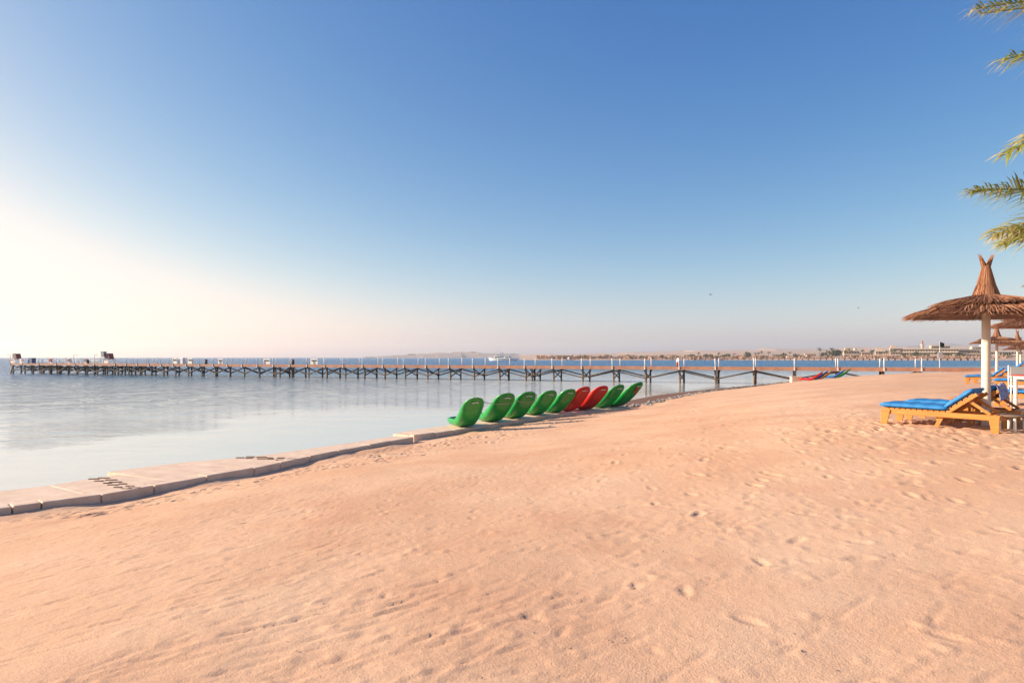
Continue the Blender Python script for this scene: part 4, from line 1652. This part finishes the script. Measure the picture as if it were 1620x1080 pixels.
# ------------------------------------------------------------------ the boat
def make_boat():
    p = atY(794, 570.4, 550)
    r = empty('motor_yacht', (p.x, p.y, 0), R(161))          # bow towards -X
    tag(r, 'white motor yacht at anchor beyond the pier', 'boat')
    L, Bm = 23.5, 5.6
    st = []
    for i in range(15):
        t = i / 14
        x = -L / 2 + L * t
        w = Bm / 2 * (1 - max(0, (t - 0.55) / 0.45) ** 2.2) * (0.92 + 0.08 * min(1, t * 5))
        zs = 1.55 + 1.5 * max(0, (t - 0.35) / 0.65) ** 1.7
        rake = 1.6 * max(0, (t - 0.8) / 0.2)
        st.append([(x - rake, -w * 0.35, -0.6), (x - rake * 0.6, -w * 0.82, 0.15), (x, -max(w, 0.06), zs), (x, max(w, 0.06), zs), (x - rake * 0.6, w * 0.82, 0.15), (x - rake, w * 0.35, -0.6)])
    mb = MB()
    vs = [v for s in st for v in s]
    fs = []
    for i in range(14):
        for k in range(6):
            k2 = (k + 1) % 6
            fs.append((i * 6 + k, i * 6 + k2, (i + 1) * 6 + k2, (i + 1) * 6 + k))
    fs += [(5, 4, 3, 2, 1, 0), tuple(14 * 6 + k for k in range(6))]
    mb.add(vs, fs)
    hull = mb.build('hull', M['boat_white'], r)
    rb = MB()
    for s in (-1, 1):
        pts = [Vector((q[2][0], s * q[2][1] * -1.01, q[2][2] - 0.12)) for q in st]
        rb.tube(pts, 0.17, 6)
    rb.build('rubbing_strake', M['boat_wood'], r)
    cb = MB().box((-0.5, 0, 2.75), (14.5, 4.3, 2.1), taper=0.94).build('cabin', M['boat_white'], r, bevel=0.1)
    for k in range(6):
        for s in (-1, 1):
            MB().box((4.6 - k * 1.25, s * 2.10, 2.95), (0.95, 0.14, 0.8)).build('window', M['glass_dark'], cb)
    MB().box((6.6, 0, 2.95), (0.16, 3.4, 0.8), ry=R(-6)).build('windscreen', M['glass_dark'], cb)
    for k in range(3):
        for s in (-1, 1):
            MB().box((-4.2 - k * 1.4, s * 2.10, 2.7), (0.8, 0.14, 1.2)).build('aft_opening', M['glass_dark'], cb)
    MB().box((-1.6, 0, 3.9), (15.5, 4.5, 0.16)).build('upper_deck', M['boat_white'], r, bevel=0.04)
    wh = MB().box((2.4, 0, 4.6), (4.6, 3.2, 1.4), taper=0.88).build('wheelhouse', M['boat_white'], r, bevel=0.08)
    for s in (-1, 1):
        MB().box((2.4, s * 1.53, 4.8), (3.4, 0.12, 0.6)).build('window', M['glass_dark'], wh)
    MB().box((-4.2, 0, 5.6), (7.0, 3.8, 0.12)).build('sun_awning', M['boat_white'], r)
    for x in (-7.4, -4.2, -1.0):
        for s in (-1, 1):
            MB().tube([(x, s * 1.8, 3.95), (x, s * 1.8, 5.6)], 0.07, 6).build('awning_post', M['boat_white'], r)
    MB().tube([(1.4, 0, 5.3), (0.9, 0, 8.0)], [0.14, 0.06], 6).build('mast', M['grey'], r)
    MB().box((1.2, 0, 6.4), (0.5, 1.6, 0.18)).build('radar', M['grey'], r)
    MB().tube([(3.9, 0.5, 5.3), (4.2, 0.5, 8.8)], 0.04, 5).build('antenna', M['grey'], r)
    MB().box((-0.6, 0, 5.9), (1.2, 1.0, 1.0)).build('funnel', M['grey'], r, bevel=0.1)
    for s in (-1, 1):
        pts = [Vector((q[2][0], s * abs(q[2][1]) * 0.97, q[2][2] + 0.85)) for q in st[8:]]
        MB().tube(pts, 0.05, 5).build('bow_rail', M['boat_white'], r)
        for q in st[8:]:
            MB().tube([(q[2][0], s * abs(q[2][1]) * 0.97, q[2][2] - 0.05), (q[2][0], s * abs(q[2][1]) * 0.97, q[2][2] + 0.85)], 0.035, 5).build('stanchion', M['boat_white'], r)
    MB().box((-L / 2 - 0.5, 0, 0.5), (1.1, 4.2, 0.18)).build('swim_platform', M['boat_wood'], r)


make_boat()

# ------------------------------------------------------------------ far shore, desert and hills
def land_sheet(name, rows, mat_, label, seed, rough=0.4, nz=0.02):
    """rows: list of polylines (same count) from the water line back"""
    mb = MB()
    n = len(rows[0])
    g = random.Random(seed)
    for r in rows:
        for p in r:
            mb.v.append(tuple(p))
    for j in range(len(rows) - 1):
        for i in range(n - 1):
            mb.f.append((j * n + i, j * n + i + 1, (j + 1) * n + i + 1, (j + 1) * n + i))
    o = mb.build(name, mat_, None, smooth=True)
    return tag(o, label, name.replace('_', ' '), kind='structure')


def coast_y(x):
    return 625 + 25 * math.sin(x * 0.011) + 12 * math.sin(x * 0.037 + 1) + max(0, 60 - x) * 2.0 * (x < 60)


N_ = 120
rows = []
for j, (back, z) in enumerate([(-6, -0.6), (10, 0.9), (60, 1.8), (160, 3.2), (420, 6.0), (900, 13.0), (1500, 22.0), (2200, 26.0), (2500, 15.0)]):
    rw = []
    for i in range(N_ + 1):
        t = i / N_
        x = 8 + 1050 * t ** 1.15
        y0 = coast_y(x)
        spread = 1 + back / 640.0
        taper = float(smooth(0.0, 0.30, t))
        zz = z * (0.45 + 0.55 * taper) if back > 100 else z
        zz += (0.0 if back < 50 else 0.10 * z * math.sin(i * 0.9 + j * 1.7) + 0.12 * z * math.sin(i * 0.31 + j))
        rw.append((x * spread, y0 * spread, zz))
    rows.append(rw)
land_sheet('far_shore', rows, M['desert'], 'low sandy far shore rising to desert behind the resort', 2)


def ridge(name, u0, u1, Y, prof, mat_, label, seed, n=160, depth=900):
    g = random.Random(seed)
    ph = [g.uniform(0, 6.28) for _ in range(9)]
    rows = []
    for j, (dy, k) in enumerate([(-depth, 0.0), (-depth * 0.55, 0.45), (-depth * 0.2, 0.82), (0, 1.0), (depth * 0.6, 0.5), (depth, -0.05)]):
        rw = []
        for i in range(n + 1):
            t = i / n
            u = u0 + (u1 - u0) * t
            h = float(np.interp(t, [a for a, _ in prof], [b for _, b in prof])) * Y / F
            rug = 1 + 0.07 * math.sin(t * 40 + ph[0] + 0.5 * j) + 0.05 * math.sin(t * 93 + ph[1] + 0.8 * j) + 0.03 * math.sin(t * 190 + ph[2] + j)
            x = (u - 810) / F * Y
            rw.append((x * (1 + dy / Y) + 40 * math.sin(t * 60 + j), Y + dy + 0.2 * depth * math.sin(t * 25 + j * 1.3) * (0 < j < 5), max(-2.0, h * k * rug) if k > 0 else -2.0))
        rows.append(rw)
    return land_sheet(name, rows, mat_, label, seed)


# profile: height in photograph pixels above the horizon
ridge('island_hills', 585, 900, 3900, [(0, 0.2), (0.06, 2.5), (0.2, 5.5), (0.38, 7.6), (0.45, 9.8), (0.55, 8.2), (0.66, 6.6), (0.8, 5), (1, 2)], M['island'], 'low hazy hills on the horizon left of the boat', 5, depth=450)
ridge('desert_hills', 860, 1900, 3500, [(0, 3), (0.12, 9), (0.25, 12), (0.4, 15), (0.6, 17), (0.8, 19), (1, 22)], M['desert'], 'long low desert rise behind the resort', 6, n=220, depth=650)
ridge('mountains', 1330, 2000, 5500, [(0, 6), (0.1, 17), (0.17, 20), (0.22, 22), (0.27, 19), (0.36, 21), (0.44, 21.5), (0.55, 20), (0.7, 21.5), (1, 20)], M['mountain'], 'pale mountains in the haze on the right', 9, n=220, depth=700)

# --- resort buildings
wproto = {}


def window_mesh(w, h):
    key = (w, h)
    if key not in wproto:
        wproto[key] = MB().box((0, 0, 0), (w, 0.5, h)).mesh('window')
        wproto[key].materials.append(M['town_window'])
    return wproto[key]


def building(u, Y, wpx, hpx, label, mt='town_cream', storeys=2, cols=4, dome=False, tower=0, stepped=False, name='resort_building'):
    X = (u - 810) / F * Y
    k = Y / F
    W, Hh = wpx * k, hpx * k
    z0 = 1.5
    r = empty(name, (X, Y, z0), R(rnd.uniform(-34, -16)))
    tag(r, label, 'building', 'buildings on the far shore')
    dp = max(9.0, W * 0.4)
    MB().box((0, dp / 2, Hh / 2 - 0.5), (W, dp, Hh + 1.0)).build('wall', M[mt], r)
    MB().box((0, dp / 2, Hh + 0.45), (W + 0.5, dp + 0.5, 0.5)).build('parapet', M[mt], r)
    if stepped:
        MB().box((-W * 0.18, dp / 2 + 1.5, Hh + 2.1), (W * 0.45, dp * 0.7, 2.9)).build('upper_storey', M[mt], r)
    if dome:
        MB().lathe([(2.6, Hh + 0.6), (2.5, Hh + 1.6), (1.7, Hh + 2.8), (0.2, Hh + 3.4)], 14, c=(W * 0.25, dp / 2, 0)).build('dome', M['town_white'], r, smooth=True)
    if tower:
        MB().box((W * 0.3, dp / 2, Hh + tower / 2), (4.2, 4.2, tower)).build('tower', M[mt], r)
        MB().box((W * 0.3, dp / 2, Hh + tower + 0.3), (5.0, 5.0, 0.6)).build('tower_cornice', M['town_white'], r)
    sh = Hh / storeys
    ww, wh = min(2.6, W / cols * 0.5), min(2.1, sh * 0.55)
    me = window_mesh(round(ww, 1), round(wh, 1))
    for s in range(storeys):
        for c in range(cols):
            o = bpy.data.objects.new('window', me)
            col.objects.link(o)
            o.parent = r
            o.location = (-W / 2 + W * (c + 0.5) / cols, -0.05, sh * (s + 0.5))
        MB().box((0, -0.7, sh * (s + 1) - 0.35), (W * 0.98, 1.4, 0.35)).build('balcony', M['town_white'], r)
    return r


blds = [
    (868, 980, 7, 4.0, 'tiny low white house, leftmost on the far shore', 'town_white', 1, 3),
    (902, 1000, 4, 4.5, 'small white house right of the leftmost one on the far shore', 'town_white', 1, 2),
    (914, 1020, 6, 5.0, 'pale house with a step in its roof on the left far shore', 'town_white', 1, 3),
    (985, 1050, 14, 5.5, 'long pinkish building on the rise right of the boat', 'town_cream', 1, 6),
    (1062, 900, 12, 5.0, 'low sand coloured block behind the red bin on the pier', 'town_sand', 1, 5),
    (1086, 900, 10, 6.0, 'cream block right of the red bin, among shrubs', 'town_cream', 2, 4),
    (1128, 880, 13, 5.5, 'low cream house with dark openings over the middle pier posts', 'town_cream', 1, 4),
    (1176, 880, 9, 5.0, 'small sand coloured house half hidden by trees', 'town_sand', 1, 3),
    (1282, 860, 16, 7.0, 'low terrace left of the far palm clump', 'town_sand', 1, 6),
    (1314, 840, 14, 8.0, 'sand coloured house between the far palm clumps', 'town_sand', 2, 4),
    (1347, 830, 22, 12.0, 'cream villa with stepped roof right of the palm clumps', 'town_cream', 2, 6),
    (1372, 860, 16, 9.5, 'sand coloured villa between two cream ones', 'town_sand', 2, 4),
    (1395, 825, 18, 11.5, 'cream villa behind the paired pier posts', 'town_cream', 2, 5),
    (1416, 815, 14, 16.0, 'tallest cream corner block left of the long hotel', 'town_cream', 3, 4),
]
for b in blds:
    building(b[0], b[1], b[2], b[3], b[4], b[5], b[6], b[7], stepped=b[3] > 9, dome='stepped' in b[4])
building(1468, 800, 82, 15.0, 'long cream hotel with rows of openings below the minaret', 'town_cream', 3, 22, stepped=False)
building(1488, 840, 26, 19.5, 'taller hotel block rising behind the long one', 'town_cream', 4, 8)
building(1530, 810, 34, 14.0, 'sand coloured hotel wing left of the big umbrella pole', 'town_sand', 2, 9, dome=True)
building(1549, 900, 18, 18.0, 'domed pale block beside the big umbrella pole', 'town_white', 3, 5, dome=True)
building(1590, 780, 46, 11.0, 'low white wing right of the big umbrella pole', 'town_white', 2, 12)
# minaret
p = atY(1459, 560, 930)
r = empty('minaret', (p.x, p.y, 2.0))
tag(r, 'slender tower rising above the long hotel', 'tower')
MB().lathe([(1.9, 0), (1.7, 15), (1.6, 17)], 12, cap=True).build('shaft', M['town_cream'], r)
MB().lathe([(2.4, 17), (2.6, 18), (1.6, 18.6)], 12, cap=True).build('gallery', M['town_white'], r)
MB().lathe([(1.2, 18.6), (1.2, 21), (1.5, 21.4), (0.9, 22.6), (0.05, 24.0)], 12).build('cap', M['town_roof'], r)

# --- far trees, palms and beach umbrellas
def far_tree(x, y, h, palmy, label, seed):
    g = random.Random(seed)
    z = 1.2
    r = empty('far_palm' if palmy else 'far_tree', (x, y, z))
    tag(r, label, 'tree', 'trees on the far shore')
    MB().tube([(0, 0, -0.5), (g.uniform(-.2, .2), 0, h * 0.5), (0, 0, h * 0.8)], [0.3, 0.24, 0.2], 6).build('trunk', M['trunk'], r)
    mb = MB()
    if palmy:
        for k in range(16):
            a = g.uniform(0, 6.28)
            e = g.uniform(-0.3, 1.0)
            L = h * g.uniform(0.34, 0.45)
            d = Vector((math.cos(a) * math.cos(e), math.sin(a) * math.cos(e), math.sin(e)))
            c = Vector((0, 0, h * 0.8))
            m_ = c + d * L * 0.6 + Vector((0, 0, 0.2 * L))
            t_ = c + d * L + Vector((0, 0, -0.25 * L))
            w = Vector((-d.y, d.x, 0)).normalized() * 0.35
            mb.add([c - w * .3, c + w * .3, m_ + w, m_ - w, t_], [(0, 1, 2, 3), (3, 2, 4)])
    else:
        for k in range(90):
            a, b = g.uniform(0, 6.28), g.uniform(-1, 1)
            q = g.uniform(0.3, 1) ** 0.5
            lob = 1 + 0.3 * math.sin(3 * a + seed)
            c = Vector((math.cos(a) * math.sqrt(1 - b * b) * q * h * 0.55 * lob, math.sin(a) * math.sqrt(1 - b * b) * q * h * 0.5, h * 0.6 + b * q * h * 0.36))
            s = h * g.uniform(0.06, 0.13)
            n = Vector((g.gauss(0, 1), g.gauss(0, 1), g.gauss(0, 1))).normalized()
            t1 = n.orthogonal().normalized() * s
            t2 = n.cross(t1)
            mb.add([c - t1 - t2, c + t1 - t2 * 0.6, c + t1 * 0.7 + t2, c - t1 * 0.8 + t2 * 0.8], [(0, 1, 2, 3)])
    mb.build('crown', M['far_leaf'], r)


g = random.Random(77)
spots = []
for (u0, u1, n, pf, hh, where) in [(870, 990, 5, 0.0, 3.5, 'left of the long pinkish building'), (1000, 1060, 5, 0.2, 4.0, 'behind the red bin on the pier'),
                                   (1090, 1170, 8, 0.3, 5.0, 'on the middle stretch of the far shore'), (1180, 1270, 11, 0.3, 6.0, 'left of the low terrace'),
                                   (1295, 1345, 9, 0.8, 9.0, 'in the tall clump left of the stepped villa'), (1355, 1420, 8, 0.7, 8.0, 'among the cream villas'),
                                   (1425, 1540, 12, 0.5, 6.5, 'in front of the long hotel'), (1550, 1610, 6, 0.6, 6.5, 'beyond the umbrella poles')]:
    for i in range(n):
        u = u0 + (u1 - u0) * (i + g.uniform(0.1, 0.9)) / n
        spots.append((u, g.uniform(700, 800), hh * g.uniform(0.75, 1.3), g.random() < pf, where, i, n))
words_ = ['first', 'second', 'third', 'fourth', 'fifth', 'sixth', 'seventh', 'eighth', 'ninth', 'tenth', 'eleventh', 'twelfth']
for k, (u, Y, h, pf, where, i, n) in enumerate(spots):
    far_tree((u - 810) / F * Y, Y, h, pf, '%s %s from the left %s' % (words_[i], 'far palm' if pf else 'bushy far tree', where), 100 + k)

# low scrub and dry reeds along the far shore, one mass at this distance
sm = MB()
stones = []
for i in range(2600):
    u = 850 + 760 * g.random()
    Y = g.uniform(650, 860)
    x = (u - 810) / F * Y
    s = g.uniform(0.5, 1.7) * (0.6 + 0.5 * math.sin(u * 0.09) ** 2)
    z = 1.2 + (Y - 640) * 0.009
    for q in range(3):
        n = Vector((g.gauss(0, 1), g.gauss(0, 1), g.gauss(0, 0.6))).normalized()
        t1 = n.orthogonal().normalized() * s
        t2 = n.cross(t1)
        c = Vector((x + g.gauss(0, s * 0.6), Y + g.gauss(0, s * 0.6), z + s * 0.5))
        sm.add([c - t1 - t2, c + t1 - t2 * 0.6, c + t1 * 0.7 + t2, c - t1 * 0.8 + t2 * 0.8], [(0, 1, 2, 3)])
        stones.append(g.random())
so = sm.build('far_scrub', M['scrub'])
set_tone(so, stones)
tag(so, 'low dry scrub spread along the far shore', 'scrub', kind='stuff')

# reed umbrellas on the far beach
fu = empty('far_umbrella')
MB().lathe([(1.7, 2.1), (1.1, 2.6), (0.25, 3.0), (0.1, 3.8)], 10).build('thatch', M['far_thatch'], fu)
MB().tube([(0, 0, -0.5), (0, 0, 2.7)], 0.12, 6).build('pole', M['town_white'], fu)
for i in range(64):
    o = fu if i == 0 else copy_tree(fu)
    u = 1360 + 240 * (i + g.uniform(0, 1)) / 64
    Y = g.uniform(655, 725)
    o.location = ((u - 810) / F * Y, Y, 1.3)
    s = g.uniform(0.9, 1.25)
    o.scale = (s, s, s)
    tag(o, 'tiny thatched umbrella on the far beach in front of the hotels', 'umbrella', 'thatched umbrellas on the far beach')

# far jetty
fj = empty('far_jetty', (400, 600, 0))
tag(fj, 'long dark jetty far across the bay in front of the hotels', 'jetty')
jx0, jx1 = (1060 - 810) / F * 640, (1580 - 810) / F * 560
ja, jb = Vector((jx0, 640, 0)), Vector((jx1, 560, 0))
jd = (jb - ja).normalized()
JL = (jb - ja).length
jo = Vector((400, 600, 0))
MB().beam(ja - jo + Vector((0, 0, 2.0)), jb - jo + Vector((0, 0, 2.0)), 3.0, 0.5).build('deck', M['deck_wood'], fj)
jp = MB().box((0, 0, 0.6), (0.55, 2.6, 2.6)).build('pile_bent', M['brace_wood'], fj)
for i in range(54):
    o = jp if i == 0 else inst(jp, fj)
    o.location = ja - jo + jd * (JL * (i + 0.5) / 54)
    o.rotation_euler = (0, 0, math.atan2(jd.y, jd.x))
jq = MB().box((0, 0, 2.65), (0.3, 0.3, 0.9)).build('rail_post', M['town_white'], fj)
for i in range(27):
    o = jq if i == 0 else inst(jq, fj)
    o.location = ja - jo + jd * (JL * (i + 0.5) / 27) + Vector((0, -1.4, 0))

# flagpole beyond the sand
p = atY(1486.5, 590, 74)
r = empty('flagpole', (p.x, p.y, 0.4))
tag(r, 'thin white flagpole with dark green flag and white board', 'flagpole')
MB().tube([(0, 0, -0.6), (0, 0, 4.1)], [0.035, 0.022], 8).build('pole', M['post_white'], r)
fl = MB()
vs, fs = [], []
for i in range(9):
    for j in range(5):
        vs.append((0.02 + i * 0.062 - 0.02 * j, 0.05 * math.sin(i * 1.2 + j * 0.5), 4.08 - j * 0.115 - 0.02 * i + 0.01 * math.sin(i)))
for i in range(8):
    for j in range(4):
        a = i * 5 + j
        fs.append((a, a + 1, a + 6, a + 5))
fl.add(vs, fs)
fo = fl.build('flag', M['flag_green'], r, smooth=True)
fo.modifiers.new('thick', 'SOLIDIFY').thickness = 0.01
MB().box((0, -0.05, 2.62), (0.42, 0.03, 0.66)).build('board', M['post_white'], r)

# two birds
for u, v, Y, lab in [(1124, 466, 70, 'small dark bird in the open sky above the pier'), (1358, 487, 80, 'small bird in the sky left of the big umbrella')]:
    p = atY(u, v, Y)
    r = empty('bird', p, R(40))
    tag(r, lab, 'bird')
    MB().tube([(-0.16, 0, 0), (-0.05, 0, 0.01), (0.08, 0, 0.015), (0.17, 0, 0.02)], [0.012, 0.045, 0.04, 0.012], 8).build('body', M['bird'], r, smooth=True)
    for s in (-1, 1):
        MB().add([(0.06, s * 0.03, 0.02), (0.08, s * 0.2, 0.09), (0.0, s * 0.38, 0.05), (-0.04, s * 0.2, 0.07), (-0.05, s * 0.03, 0.015)], [(0, 1, 3, 4), (1, 2, 3)]).build('wing', M['bird'], r)

# ------------------------------------------------------------------ haze
hm = bpy.data.materials.new('haze')
hm.use_nodes = True
hn = hm.node_tree
for n in list(hn.nodes):
    if n.type != 'OUTPUT_MATERIAL':
        hn.nodes.remove(n)
pv = hn.nodes.new('ShaderNodeVolumePrincipled')
pv.inputs['Color'].default_value = (0.98, 0.96, 0.98, 1)
pv.inputs['Density'].default_value = 0.00016
pv.inputs['Anisotropy'].default_value = 0.3
hn.links.new(pv.outputs[0], [n for n in hn.nodes if n.type == 'OUTPUT_MATERIAL'][0].inputs['Volume'])
hz = MB().box((0, 3450, 67), (14600, 7500, 142)).build('haze', hm)
tag(hz, 'pale haze over the bay', 'haze', kind='stuff')
